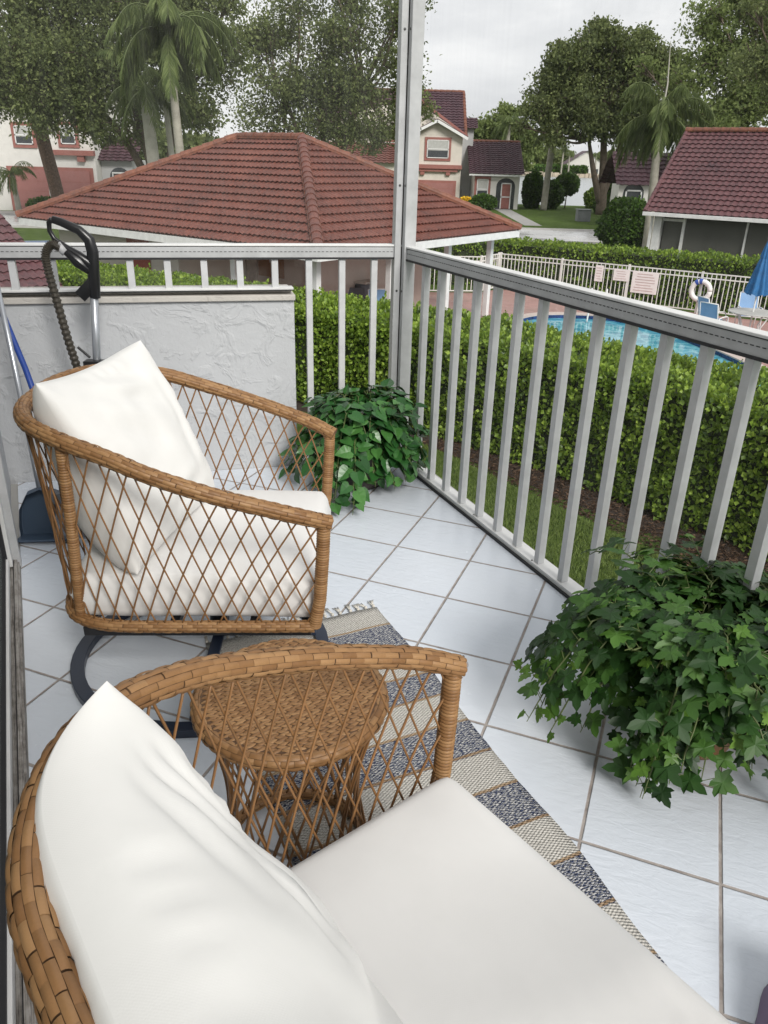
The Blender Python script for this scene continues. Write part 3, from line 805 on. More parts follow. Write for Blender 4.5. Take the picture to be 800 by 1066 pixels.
# ------------------------------------------------------------ potted plants
M['pothos'] = leafmat('pothos', (.012,.050,.012), (.028,.105,.024), (.075,.20,.045), .32, .03, 6, .4)
M['ivy'] = leafmat('ivy', (.009,.030,.006), (.022,.066,.012), (.075,.165,.028), .48, .08, 5, .3)
M['ivy_tip'] = leafmat('ivy_tip', (.06,.13,.02), (.10,.21,.03), (.17,.30,.05), .4, .3, 5, .35)
def vine_plant(name, label, C, ctr_z, vines, tmpl, size, step, leafm, tipm=None, pot_r=.13, pot_h=.2, pot_mat='pot'):
    t = empty(name, C, 0, label, 'plant')
    mb = MB(); mb.lathe([(0,.002),(pot_r*.8,.002),(pot_r*.86,.02),(pot_r,pot_h),(pot_r+.012,pot_h),(pot_r+.012,pot_h+.018),(pot_r-.006,pot_h+.018),(pot_r-.01,pot_h-.01)], (0,0,0), 28)
    mb.build('pot', M[pot_mat], t, smooth=True)
    mb = MB(); mb.lathe([(0,pot_h-.02),(pot_r-.008,pot_h-.02)], (0,0,0), 20); mb.build('soil', M['soil'], t)
    st = MB(); P = []; T = []; N = []; Sz = []; P2 = []; T2 = []; N2 = []; S2 = []
    for (az, reach, rise, drop) in vines:
        d = V((math.cos(az), math.sin(az), 0)); z0 = pot_h; sd_ = V((-d.y, d.x, 0)); cv = random.uniform(-.12,.12)
        b0 = d*random.uniform(.01, pot_r*.7)+sd_*random.uniform(-.05,.05)
        pts = []
        K = 14
        for i in range(K+1):
            u = i/K; h = z0+rise*math.sin(min(1, u*1.35)*math.pi*.5) - (rise+z0-drop)*max(0, (u-.45)/.55)**1.8
            p = b0+d*(reach*u**1.15)+sd_*(cv*u*u)+V((0,0,max(.012,h)))
            p += V((random.uniform(-.006,.006), random.uniform(-.006,.006), random.uniform(-.006,.006)))
            pts.append(p)
        st.tube(pts, [.0022]*(K)+[.001], 5)
        Pp, L = path_frames(pts); s_ = .05; k = 0
        while s_ < L[-1]:
            p = sample(Pp, L, s_); tg = (sample(Pp, L, s_+.01)-sample(Pp, L, s_-.01)).normalized(); k += 1
            side = tg.cross(V((0,0,1)))
            if side.length < .1: side = sd_.copy()
            side.normalize(); side *= (1 if k % 2 else -1)
            outw = V((p.x, p.y, (p.z-ctr_z)*1.0+.10)).normalized()
            td = (side*random.uniform(.3,1.1)+tg*random.uniform(.0,.6)+d*.45+V((random.uniform(-.4,.4),random.uniform(-.4,.4),-.30+random.uniform(-.35,.45)))).normalized()
            nn = (outw*.9+V((0,0,.55))+V((random.uniform(-.45,.45), random.uniform(-.45,.45), random.uniform(-.2,.3)))).normalized()
            pet = side*random.uniform(.01,.03)+V((0,0,random.uniform(.005,.03)))
            q = p+pet
            if q.z < .02: q.z = .02+random.uniform(0,.02)
            st.tube([p, p+pet*.6, q], .0012, 4)
            sz = size*random.uniform(.6,1.15)
            if td.z < 0 and q.z+td.z*sz < .006: td.z = -(q.z-.006)/sz; td.normalize()
            tipf = s_/L[-1] > .88
            if tipm and (tipf and random.random() < .35 or random.random() < .05): P2.append(q); T2.append(td); N2.append(nn); S2.append(sz*.62)
            else: P.append(q); T.append(td); N.append(nn); Sz.append(sz)
            s_ += step*random.uniform(.7,1.3)
    st.build('stems', M['stem'], t)
    A_ = lambda l: np.array([tuple(x) for x in l]);
    leaves('foliage', tmpl, A_(P), A_(T), A_(N), np.array(Sz), leafm, t, smooth=False)
    if tipm and P2: leaves('young_foliage', tmpl, A_(P2), A_(T2), A_(N2), np.array(S2), tipm, t)
    return t
vs_ = []
for k in range(90):
    az = 2*math.pi*k/90*1.0+random.uniform(-.1,.1); vs_.append((az, random.uniform(.10,.26), random.uniform(.04,.26), random.uniform(.02,.22)))
for az, r_ in ((R(-85), .36), (R(-95), .36), (R(-100), .34), (R(190), .30), (R(180), .28), (R(-110), .34)): vs_.append((az, r_, .12, .01))
for k in range(44): vs_.append((random.uniform(0,6.3), random.uniform(.02,.22), random.uniform(.15,.25), random.uniform(.28,.40)))
vine_plant('pothos_plant', 'bushy variegated heart leaved pothos on the floor by the corner post', V((-.125, 3.44, 0)), .2, vs_, HEART, .064, .030, M['pothos'], pot_r=.14, pot_h=.2)
vs_ = []
for k in range(130):
    az = 2*math.pi*k/130+random.uniform(-.1,.1); vs_.append((az, random.uniform(.10,.27), random.uniform(.05,.20), random.uniform(.08,.30)))
for k in range(110): vs_.append((random.uniform(0,6.3), random.uniform(.03,.26), random.uniform(.15,.25), random.uniform(.28,.40)))
for az, r_, dr in ((R(188), .36, .13), (R(180), .37, .16), (R(172), .36, .2), (R(184), .38, .14), (R(194), .35, .10), (R(176), .37, .13), (R(190), .37, .11), (R(240), .30, .03), (R(246), .31, .02), (R(234), .28, .04), (R(250), .30, .05), (R(60), .34, .3), (R(20), .36, .22), (R(85), .33, .36), (R(105), .33, .36), (R(-60), .34, .06), (R(-30), .36, .12), (R(-45), .36, .1)): vs_.append((az, r_, .24, dr))
vine_plant('grape_ivy_plant', 'spilling dark green plant with lobed leaves on the floor by the right railing', V((.85, 1.70, 0)), .18, vs_, MAPLE, .062, .030, M['ivy'], M['ivy_tip'], pot_r=.15, pot_h=.2, pot_mat='wicker_strand')

# ------------------------------------------------------------ vacuum, broom, dustpan
vt = empty('upright_vacuum', (-1.25, 3.2, 0), 0, 'upright vacuum with black looped handle and ribbed hose against the half wall', 'vacuum')
o_ = V((-1.25, 3.2, 0)); L_ = lambda *p: V(p)-o_
mb = MB(); mb.tube([L_(-1.255,3.21,.40), L_(-1.205,3.2,.93)], .0165, 14); mb.build('wand', M['silver'], vt, smooth=True)
mb = MB()
mb.tube([L_(-1.205,3.2,.88), L_(-1.20,3.2,.96), L_(-1.192,3.2,1.06), L_(-1.20,3.2,1.105), L_(-1.235,3.2,1.14), L_(-1.30,3.2,1.168), L_(-1.335,3.2,1.178)], [.019,.021,.021,.020,.0165,.0145,.013], 12, flat=1.15)
mb.tube([L_(-1.335,3.2,1.178), L_(-1.350,3.2,1.165), L_(-1.352,3.2,1.135), L_(-1.338,3.2,1.105), L_(-1.30,3.2,1.075), L_(-1.255,3.2,1.045), L_(-1.205,3.2,1.01)], [.012,.010,.009,.010,.014,.020,.022], 12)
mb.tube([L_(-1.295,3.195,1.06), L_(-1.25,3.195,1.02), L_(-1.21,3.2,.985)], [.016,.026,.018], 10)
mb.beam(L_(-1.262,3.19,.885), L_(-1.20,3.2,.945), .024, .05)
mb.build('handle', M['black_plastic'], vt, smooth=True, bevel=.003)
mb = MB(); mb.tube([L_(-1.325,3.195,1.085), L_(-1.298,3.19,1.055)], .017, 14); mb.build('hose_cuff', M['phone_grey'], vt, smooth=True)
hp_ = catmull([L_(-1.315,3.19,1.072), L_(-1.345,3.185,1.085), L_(-1.372,3.18,1.05), L_(-1.372,3.18,.98), L_(-1.355,3.18,.86), L_(-1.335,3.18,.72), L_(-1.315,3.19,.58), L_(-1.30,3.2,.42)], 26)
mb = MB(); mb.tube(hp_, [(.0185 if (i//2) % 2 else .0150) for i in range(len(hp_))], 12); mb.build('ribbed_hose', M['hose'], vt)
mb = MB(); mb.box(L_(-1.25,3.2,.03), (.27,.16,.06)); mb.tube([L_(-1.26,3.22,.07), L_(-1.255,3.215,.25), L_(-1.255,3.21,.42)], [.075,.085,.055], 18)
mb.box(L_(-1.235,3.185,.60), (.085,.05,.05)); mb.tube([L_(-1.30,3.185,.68), L_(-1.255,3.19,.635)], .006, 8)
mb.build('vacuum_body', M['black_plastic'], vt, smooth=False, bevel=.012)
bt = empty('lobby_dustpan', (-1.36, 2.78, 0), 0, 'slate blue dustpan with a silver handle standing behind the far chair', 'dustpan')
o_ = V((-1.36, 2.78, 0))
mb = MB(); prof = [(-.10,.0),(-.10,.06),(-.092,.13),(-.06,.19),(0,.215),(.06,.19),(.092,.13),(.10,.06),(.10,.0)]
vs = [(x, 0, z) for x, z in prof]+[(x*.94, -.05, z*.96) for x, z in prof]+[(0, .0, .08)]
n = len(prof); fs = [(i, i+1, n+i+1, n+i) for i in range(n-1)]+[tuple(range(n))[::-1]]
mb.add(vs, fs); mb.box((0,-.04,.006), (.21,.10,.008)); mb.xform(Matrix.Rotation(R(8), 4, 'Z') @ Matrix.Rotation(R(-8), 4, 'X'))
mb.build('pan', M['slate_plastic'], bt, bevel=.004)
mb = MB(); mb.tube([L_(-1.37,2.79,.20), L_(-1.50,3.02,.72), L_(-1.605,3.19,1.12)], .011, 12); mb.build('handle', M['silver'], bt, smooth=True)
bt = empty('angle_broom', (-1.24, 2.74, 0), 0, 'broom with grey striped bristles and blue pole beside the dustpan', 'broom')
o_ = V((-1.24, 2.74, 0))
mb = MB()
for k in range(60):
    u = k/59; x = -.07+.15*u
    for y in (-.012, .0, .012):
        mb.tube([(x*.75+.01, y, .17+.02*u), (x, y*1.6, .02)], [.0026,.0016], 4, cap=False)
mb.build('bristles', M['white_bristle'], bt)
mb = MB(); mb.box((.01,0,.19), (.15,.04,.05)); mb.build('broom_head', M['furn_grey'], bt, bevel=.008)
mb = MB(); mb.tube([L_(-1.23,2.74,.21), L_(-1.46,3.03,.62), L_(-1.64,3.20,.98), L_(-1.66,3.215,1.03)], .012, 12); mb.build('pole', M['blue_pole'], bt, smooth=True)

# invented heap standing in for someone's purple knit cloth at the lower right
mb = MB(); vs = []; nu, nv = 60, 14; cx_, cy_ = .885, .80
for j in range(nv+1):
    for i in range(nu):
        a = 2*math.pi*i/nu; q = j/nv
        rr = .20*(1+.10*math.sin(3*a+1)+.05*math.sin(7*a))*q**.8; h = .15*(1-q**2.6)**.8
        h *= 1+.18*noise.noise(V((math.cos(a)*q*3, math.sin(a)*q*3, 5)))
        h += .012*math.sin(a*5+q*6)*math.sin(math.pi*q)
        vs.append((cx_+rr*math.cos(a), cy_+rr*math.sin(a)*.9, max(.003, h)))
fs = [(j*nu+i, (j+1)*nu+i, (j+1)*nu+(i+1) % nu, j*nu+(i+1) % nu) for j in range(nv) for i in range(nu)]
mb.add(vs, fs); tag(mb.build('knit_heap', M['purple'], smooth=True), 'purple knit cloth heaped on the tiles at the lower right edge', 'cloth')

# ============================================================ OUTDOORS
def sheet(name, poly, z, mt, kind='structure'):
    mb = MB(); mb.add([(x, y, z) for x, y in poly], [tuple(range(len(poly)))]); return tag(mb.build(name, mt), kind=kind)
# grass ground
m, nt, p, out = newmat('lawn'); g = NT(nt); oc = g.obj()
c = g.ramp(g.noise(oc, 1.3, 6, .7), [(.3, (.075,.115,.025)), (.5, (.105,.165,.035)), (.7, (.145,.21,.05))])
c = g.mix(g.ramp(g.noise(oc, 60, 3, .8), [(.4, (0,0,0)), (.6, (1,1,1))]), c, g.mix(.6, c, (.02,.032,.008)))
g.l(c, p.inputs['Base Color']); p.inputs['Roughness'].default_value = .95; p.inputs['Specular IOR Level'].default_value = .1
g.l(g.bump(g.noise(oc, 70, 3, .8), .9, .04), p.inputs['Normal']); M['lawn'] = m
sheet('lawn', [(-900,-30),(900,-30),(900,1500),(-900,1500)], GZ, M['lawn'])
M['mulch'] = mat('mulch', (.060,.038,.026), .95, .5, 14, 1, 60, .03, col2=(.022,.013,.009))
hd = V((5.85, -4.2, 0)).normalized()      # hedge line direction
hn = V((-hd.y*-1, hd.x*-1, 0))            # toward viewer
HP = V((.72, 15.1, 0))                    # far top edge of near hedge under the corner
# front edge of the bed from G(450,475)..G(800,640) re-levelled
sheet('mulch_bed', [(-11,18.5),(-.9,13.1),(.74,11.7),(1.68,10.75),(2.6,9.6),(3.55,8.55),(4.0,7.15),(6.4,4.0),(9.5,3.5),(9.5,9.5),(1.2,15.4),(-9,21)][::-1], GZ+.004, M['mulch'])
M['chips'] = leafmat('bark_chips', (.022,.014,.010), (.06,.038,.025), (.15,.095,.062), .9, .0, 3, .1)
n = 9000
u = rng.random(n); base = np.stack([.6+4.4*u, 11.95-5.9*u], 1)+np.stack([rng.random(n)*1.2-.05]*2, 1)*np.array([.78,.7])
P = np.c_[base, np.full(n, GZ+.012)]; N = norm(rng.normal(size=(n,3))*.5+np.array([0,0,1])); T = rdir(n); T[:,2] *= .15
tag(leaves('bark_chips', QUAD, P, T, N, rng.uniform(.03,.09,n), [M['chips']], width=np.full(n, .5)), kind='stuff')
# grass blades on the near strip
M['blade'] = leafmat('grass_blade', (.065,.105,.025), (.140,.205,.045), (.26,.33,.10), .6, .25, .8, .2)
n = 90000
u = rng.random(n); w = rng.random(n)
w = w**1.2; P = np.c_[.45+(4.3)*u-2.6*w, 12.0-(5.9)*u-2.2*w, np.full(n, GZ)]
N = rdir(n); N[:,2] *= .2; T = rng.normal(size=(n,3))*.45; T[:,2] = 1
tag(leaves('grass_blades', QUAD, P, T, N, rng.uniform(.035,.08,n), [M['blade']], width=np.full(n, .22)), kind='stuff')

# ------------------------------------------------------------ hedges and bushes
M['hedge'] = leafmat('hedge_leaf', (.028,.058,.010), (.125,.205,.025), (.34,.46,.075), .42, .28, 1.6, .35)
M['hedge_dark'] = leafmat('dark_leaf', (.022,.050,.010), (.050,.105,.018), (.12,.21,.035), .45, .2, 1.2, .3)
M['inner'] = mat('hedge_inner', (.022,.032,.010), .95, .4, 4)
def hedge(name, label, line, halfw, h, n, size, leafm, z0=GZ, rough=.11, group=None):
    """boxy clipped hedge along a polyline"""
    t = empty(name, (line[0][0], line[0][1], z0), 0, label, 'hedge', group); O = V(t.location)
    pts = [V((x, y, 0)) for x, y in line]; P = []; N = []
    segs = [(pts[i], pts[i+1], (pts[i+1]-pts[i]).length) for i in range(len(pts)-1)]; tot = sum(s[2] for s in segs)
    mb = MB()
    for a, b, L in segs:
        d = (b-a).normalized(); c = (a+b)/2
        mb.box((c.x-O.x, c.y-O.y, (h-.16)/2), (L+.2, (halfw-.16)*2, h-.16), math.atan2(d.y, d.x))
        k = int(n*L/tot); sl = rng.random(k)*L
        per = 2*h+2*halfw; q = rng.random(k)*per
        # front, top, back : order by weight
        side = np.where(q < h, 0, np.where(q < h+2*halfw, 1, 2))
        ac = np.where(side == 0, -halfw, np.where(side == 1, q-h-halfw, halfw)); zz = np.where(side == 0, q, np.where(side == 1, h, q-h-2*halfw))
        # soften the top edges, bumps
        ea = np.abs(ac)/halfw; zz = np.where(side == 1, zz-.10*ea**6, zz); 
        X = a.x-O.x+d.x*sl-d.y*ac; Y = a.y-O.y+d.y*sl+d.x*ac
        bump = np.array([noise.noise(V((x*1.7, y*1.7, z*1.7)))+.7*noise.noise(V((x*5, y*5, z*5))) for x, y, z in zip(X, Y, zz)])*rough
        dep = -np.abs(rng.normal(size=k))*.09+bump*1.3
        nx = np.where(side == 0, d.y, np.where(side == 2, -d.y, 0)); ny = np.where(side == 0, -d.x, np.where(side == 2, d.x, 0)); nz = np.where(side == 1, 1.0, .0)
        P.append(np.c_[X+nx*dep, Y+ny*dep, zz+nz*dep]); N.append(np.c_[nx, ny, nz+.25])
    mb.build('inner_body', M['inner'], t)  # solid dark body filling the hedge behind its leaves
    P = np.concatenate(P); N = np.concatenate(N); k = len(P)
    ns = max(20, k//260); pick = rng.choice(k, ns); sh = []; shn = []
    for q in pick:
        dd = norm((N[q]+rng.normal(size=3)*.5+np.array([0,0,.7]))[None])[0]; L_ = rng.uniform(.05,.20)
        for a_ in np.linspace(.0, 1, 7): sh.append(P[q]+dd*L_*a_); shn.append(N[q])
    keep = np.array([noise.noise(V((p_[0]*2.6, p_[1]*2.6, p_[2]*2.6)))+.5*noise.noise(V((p_[0]*7, p_[1]*7, p_[2]*7))) > -.33 or random.random() < .35 for p_ in P])
    P = np.concatenate([P[keep], np.array(sh)]); N = np.concatenate([N[keep], np.array(shn)]); k = len(P)
    Nn = norm(N+rng.normal(size=(k,3))*.55); T = norm(N*.7+np.array([0,0,.5])+rng.normal(size=(k,3))*.7)
    leaves('foliage', QUAD, P, T, Nn, rng.uniform(.6,1.25,k)*size, [leafm], t, width=np.full(k, 1.25))
    return t
hedge('clipped_hedge', 'long clipped green hedge below the railing, nearest the viewer', [(-12,21.5),(-9,19.3),(-4.5,16.6),(-2.2,15.2),(.5,13.6),(1.75,12.4),(2.65,11.55),(3.9,10.2),(4.75,9.1),(8,5.0)], .82, 1.78, 150000, .070, M['hedge'])
hedge('clipped_hedge', 'clipped hedge running behind the white pool fence', [(-1.5,29.6),(3.9,30.2),(12.2,25.3),(20,20)], .55, 1.62, 30000, .10, M['hedge'])
def bush(name, label, C, rx, ry, rz, n, size, leafm, cat='bush', group=None, stem=0, z0=GZ, lump=.22):
    t = empty(name, (C[0], C[1], z0), 0, label, cat, group)
    D = rdir(n); rr = 1-np.abs(rng.normal(size=n))*.10
    bump = np.array([noise.noise(V((d[0]*2+C[0], d[1]*2, d[2]*2)))+.6*noise.noise(V((d[0]*5+C[0], d[1]*5, d[2]*5))) for d in D])*lump
    P = D*(rr+bump)[:, None]*np.array([rx, ry, rz])+np.array([0,0,rz+stem]); P = P[P[:,2] > .02]; D = norm(P-np.array([0,0,rz+stem])); k = len(P)
    mb = MB(); 
    vs = []; fs = []
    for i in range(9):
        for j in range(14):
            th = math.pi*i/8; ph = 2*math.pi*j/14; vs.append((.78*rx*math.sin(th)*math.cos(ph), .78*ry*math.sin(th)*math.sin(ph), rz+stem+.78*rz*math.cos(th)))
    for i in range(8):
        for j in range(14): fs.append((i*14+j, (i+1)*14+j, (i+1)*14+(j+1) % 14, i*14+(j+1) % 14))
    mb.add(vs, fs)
    mb.build('inner_body', M['inner'], t)  # solid dark body inside the bush, under the leaf shell
    if stem: 
        mb = MB(); mb.tube([(0,0,-.02),(.03,0,stem*.5),(0,0,stem+rz*.6)], [.07,.06,.04], 8); mb.build('stem', M['trunk'], t, smooth=True)
    leaves('foliage', QUAD, P, norm(D+rng.normal(size=(k,3))*.8), norm(D+rng.normal(size=(k,3))*.6), rng.uniform(.6,1.3,k)*size, [leafm], t, width=np.full(k, 1.3))
    return t
bush('shrub', 'large round bright green bush left of the screened building', (12.5,43.5), 1.45, 1.4, 1.3, 9000, .16, M['hedge_dark'])
bush('shrub', 'dark green bush at the foot of the large bush, on its right', (13.9,42.0), .8, 1.0, 1.1, 4000, .16, M['hedge_dark'])
# ------------------------------------------------------------ trees
M['oak'] = leafmat('oak_leaf', (.034,.048,.020), (.100,.128,.046), (.25,.285,.115), .6, .35, .35, .2)
M['oak_light'] = leafmat('oak_leaf_light', (.060,.085,.028), (.140,.185,.056), (.27,.32,.12), .6, .35, .35, .2)
M['palm_leaf'] = leafmat('palm_leaf', (.060,.088,.032), (.130,.175,.060), (.24,.29,.115), .5, .25, .7, .3)
def tree(name, label, base, limbs, blobs, n, size, leafm, trunk_r, barkm='trunk', z0=GZ, group=None, twig=22, spread=.55):
    """limbs: list of point lists (world) ; blobs: (x,y,z,r)"""
    t = empty(name, (base[0], base[1], z0), 0, label, 'tree', group); O = V(t.location)
    n = int(n*1.35); size *= 1.5; extra = []
    for b in blobs:
        for q in range(2): extra.append((b[0]+random.gauss(0, b[3]*.75), b[1]+random.gauss(0, .8), b[2]+random.gauss(0, b[3]*.6), b[3]*random.uniform(.5,.8)))
    blobs = [(b[0], b[1], b[2], b[3]*1.08) for b in blobs]+extra
    mb = MB()
    for L in limbs:
        pts = [V(q)-O for q in L]; k = len(pts)
        pts = catmull(pts, 5); mb.tube(pts, [trunk_r*(1-.62*i/(len(pts)-1))*(1 if L is limbs[0] else .72) for i in range(len(pts))], 9)
    ends = [V(L[-1])-O for L in limbs]
    for b in blobs:
        c = V(b[:3])-O; e = min(ends, key=lambda q: (q-c).length); mid = (c+e)/2+V((random.uniform(-.4,.4), random.uniform(-.4,.4), -.3))
        mb.tube(catmull([e, mid, c], 4), [trunk_r*.30*(1-.7*i/8) for i in range(9)], 6)
        for q in range(7):
            dd = V((random.gauss(0,1), random.gauss(0,1), random.gauss(0,.8))).normalized()*b[3]*.9
            mb.tube([mid.lerp(c, .7), c+dd*.5+V((0,0,.1)), c+dd], [trunk_r*.13, trunk_r*.08, trunk_r*.03], 4, cap=False)
    mb.build('trunk', M[barkm], t, smooth=True)
    w = np.array([b[3]**2.2 for b in blobs]); w = w/w.sum(); P = []
    for b, q in zip(blobs, w):
        nc = max(6, int(n*q/twig)); D = rdir(nc); D[:,2] *= .8
        rr = rng.random(nc)**.42*b[3]; C = np.array(b[:3])-np.array(O)+D*rr[:, None]
        L = C[:, None, :]+rng.normal(size=(nc, twig, 3))*np.array([spread, spread, spread*.62])*b[3]/2.6
        P.append(L.reshape(-1, 3))
    P = np.concatenate(P); k = len(P)
    T = rng.normal(size=(k,3)); T[:,2] -= .35; N = rng.normal(size=(k,3)); N[:,2] += .8
    leaves('crown', QUAD, P, T, norm(N), rng.uniform(.6,1.4,k)*size, [leafm], t, width=np.full(k, .9))
    return t
def px(x, y, Y):      # handy bearing table used only while planning: returns world x, z for a depth
    return (x, y, Y)
def blobs_in(boxes, Y, dY, rmin, rmax, cnt):
    out = []
    for (x0, x1, z0, z1), c_ in zip(boxes, cnt):
        for _ in range(c_): out.append((random.uniform(x0, x1), Y+random.uniform(-dY, dY), random.uniform(z0, z1), random.uniform(rmin, rmax)))
    return out
# big tree on the lake bank, double trunk
B = [(16.5,76,10.6,1.7),(14.6,76,9.0,1.8),(13.3,77,7.2,1.7),(12.6,75,5.4,1.5),(15.3,75,6.6,2.0),(17.6,76,8.6,2.1),(19.3,75,10.4,1.8),(18.6,77,6.6,2.2),(14.2,76,4.2,1.5),(16.6,75,4.6,1.7),(20.8,76,8.8,2.0),(21.3,75,6.4,2.1),(19.6,75,4.4,1.6),(22.6,76,9.6,1.6),(21.6,77,4.0,1.5),(22.9,75,5.0,1.6),(17.6,75,11.4,1.0),(20.9,76,11.2,1.0),(13.6,76,10.2,.9)]
tree('oak_tree', 'tall dark tree with a forked trunk on the lawn by the lake', (19.2,76), [[(19.2,76,GZ),(19.0,76,0),(18.7,76,2.6),(18.2,76,5.5)],[(19.0,76,-1.8),(18.0,75.8,.8),(17.2,75.8,3.4)],[(19.1,76,-1.2),(19.8,76.2,1.2),(20.3,76.2,4.5)]], B, 42000, .19, M['oak'], .50)
# trees behind the screened building
B = [(21.5,60,8.2,2.0),(19.6,60,6.5,1.6),(23.5,61,7.2,2.2),(20.8,59,4.2,1.7),(23.2,60,4.6,2.0),(21.3,60,2.2,1.6),(23.6,60,10.2,1.7),(25.6,61,9.2,2.2),(25.9,60,5.8,2.2),(24.3,59,2.2,1.8),(22.4,60,11.2,1.4),(20.4,60,10.2,1.5),(24.5,60,12.6,1.8),(27.5,60,11.5,2.0)]
tree('oak_tree', 'dense dark tree standing behind the ridge of the screened building', (23,60), [[(23,60,GZ),(23,60,1),(22.6,60,4)],[(23,60,-.5),(24.2,60,3),(25,60.5,6)]], B, 30000, .17, M['oak_light'], .42)
B = [(21.0,44,7.6,1.6),(19.2,45,8.6,1.4),(22.5,44,9.2,1.8),(20.3,44,5.2,1.7),(22.8,45,6.0,2.0),(18.0,45,6.2,1.2),(24.2,44,7.6,1.8),(22.2,44,3.6,1.7),(20.5,45,10.2,1.2),(24.5,44,10.6,1.8),(24.6,44,4.2,1.6),(22.6,44,12.0,1.6),(18.6,45,9.6,1.0)]
tree('oak_tree', 'tall feathery tree rising above the right end of the screened building', (22.5,44.5), [[(22.5,44.5,GZ),(22.5,44.5,1),(22,44.5,4.5)],[(22.5,44.5,0),(23.4,44.5,4),(24,44,7)]], B, 30000, .125, M['oak'], .34)
# left oaks
B = [(-19.4,46,7.6,1.9),(-17.2,46,8.6,2.0),(-19.8,45,5.0,1.7),(-17.6,45,5.6,2.0),(-15.2,46,7.2,2.1),(-15.6,45,4.2,1.8),(-13.2,45,5.4,2.1),(-13.0,46,8.2,2.0),(-11.0,45,6.8,1.9),(-11.2,46,3.9,1.6),(-9.6,46,5.4,1.6),(-18.6,45,3.0,1.3),(-16.4,45,2.9,1.2),(-21.5,46,6.2,1.7),(-10.2,46,8.4,1.7),(-15.0,46,9.9,1.7),(-21.8,46,3.6,1.3),(-13.8,46,2.9,1.1)]
tree('oak_tree', 'broad spreading oak with several leaning trunks at the far left', (-13.3,46), [[(-13.0,46,GZ),(-13.2,46,.2),(-13.7,46,2.6),(-14.4,46,5)],[(-12.6,46,GZ),(-12.3,46,.5),(-11.9,46,3),(-11.4,46,5)],[(-13.1,46,-1),(-14.6,46,2),(-16.6,46,4.2)]], B, 62000, .125, M['oak'], .36, spread=.62)
B = [(-8.2,52,3.6,1.5),(-6.6,52,5.4,1.9),(-8.0,53,8.0,1.7),(-4.6,52,3.4,1.6),(-4.2,52,6.6,2.0),(-2.2,52,4.8,1.9),(-5.8,53,9.4,1.6),(-2.4,52,8.2,1.7),(-.4,52,6.6,1.7),(-.6,52,3.2,1.4),(-3.0,52,2.6,1.3),(.2,52,9.2,1.3),(-6.4,52,2.7,1.3),(-3.6,53,10.4,1.2),(.8,52,4.6,1.3)]
tree('oak_tree', 'open crowned oak behind the tiled pavilion roof, with sky showing through', (-4.2,52), [[(-4.2,52,GZ),(-4.2,52,0),(-4.4,52,3)],[(-4.2,52,-1),(-5.6,52,2),(-6.6,52,4.5)],[(-4.2,52,-1),(-2.9,52,2.4),(-2,52,5)]], B, 34000, .125, M['oak'], .34, spread=.60)
# wood mass at the horizon
def palm(name, label, base, top, r0, r1, fronds, L, n_leaf, leaf, droop, barkm, z0=GZ, group=None, lean=0, up=.5, crownshaft=False, spear=False):
    t = empty(name, (base[0], base[1], z0), 0, label, 'palm tree', group); O = V(t.location); tp = V(top)-O
    mb = MB(); mb.tube(catmull([(0,0,0), V((tp.x*.3, tp.y*.3, tp.z*.35)), V((tp.x*.75, tp.y*.75, tp.z*.7)), tp], 6), [r0+(r1-r0)*i/18 for i in range(19)], 12)
    mb.build('trunk', M[barkm], t, smooth=True)
    if crownshaft:
        mb = MB(); mb.tube([tp-V((0,0,.1)), tp+V((0,0,.35)), tp+V((0,0,.9))], [r1*1.15, r1*1.05, r1*.5], 10); mb.build('crown_shaft', M['stem'], t, smooth=True)
    if spear:
        mb = MB(); mb.tube([tp, tp+V((.05,0,1.4)), tp+V((-.12,0,3.1))], [.05,.035,.012], 6); mb.build('spear_leaf', M['pale_trunk'], t)
    st = MB(); P = []; T = []; N = []; Sz = []
    for k in range(fronds):
        az = 2*math.pi*k/fronds*1.0+random.uniform(-.25,.25); el = random.uniform(-.25, 1.25); Lk = L*random.uniform(.8,1.1)
        d = V((math.cos(az), math.sin(az), 0)); sd_ = V((-d.y, d.x, 0)); pts = []
        v = d*math.cos(el)+V((0,0,math.sin(el))); p = tp+V((0,0,.1)); q = p.copy()
        for i in range(15):
            pts.append(q.copy()); q = q+v*(Lk/14); v = (v+V((0,0,-droop/14*(1+.6*i/14)))).normalized()
        st.tube(pts, [.035*(1-.8*i/14) for i in range(15)], 4)
        for i in range(n_leaf):
            u = .12+.88*i/n_leaf; x = u*14; a = pts[min(13, int(x))].lerp(pts[min(14, int(x)+1)], x-int(x)); tg = (pts[min(14, int(x)+1)]-pts[min(13, int(x))]).normalized()
            for sg in (1, -1):
                dirr = (sd_*sg*random.uniform(.4,1.0)+tg*random.uniform(.2,.8)+V((0,0,-1.35+random.uniform(-.4,.3)))).normalized()
                P.append(a); T.append(dirr); N.append((V((0,0,1))+d*.3+sd_*sg*.6).normalized()); Sz.append(leaf*math.sin(math.pi*(.12+.8*u))**.6*random.uniform(.6,1.15))
    st.build('frond_ribs', M['stem'], t)
    A_ = lambda l: np.array([tuple(x) for x in l])
    leaves('fronds', QUAD, A_(P), A_(T), A_(N), np.array(Sz), [M['palm_leaf']], t, width=rng.uniform(.04,.09,len(P)))
    return t
palm('queen_palm', 'tall queen palm with drooping fronds and a slim grey trunk, left of centre', (-9.55,38), (-9.75,38,6.0), .24, .15, 26, 3.4, 74, .95, 2.0, 'palm_trunk', crownshaft=True)
palm('queen_palm', 'queen palm with arching fronds beside the screened building roof', (12.6,40), (12.3,40,3.4), .24, .16, 20, 3.0, 60, .85, 2.0, 'palm_trunk', spear=True, crownshaft=True)
palm('royal_palm', 'thick pale trunked palm standing left of the slim palm', (-11.9,42), (-12.1,42,4.0), .36, .27, 14, 3.0, 50, .7, 1.8, 'pale_trunk')
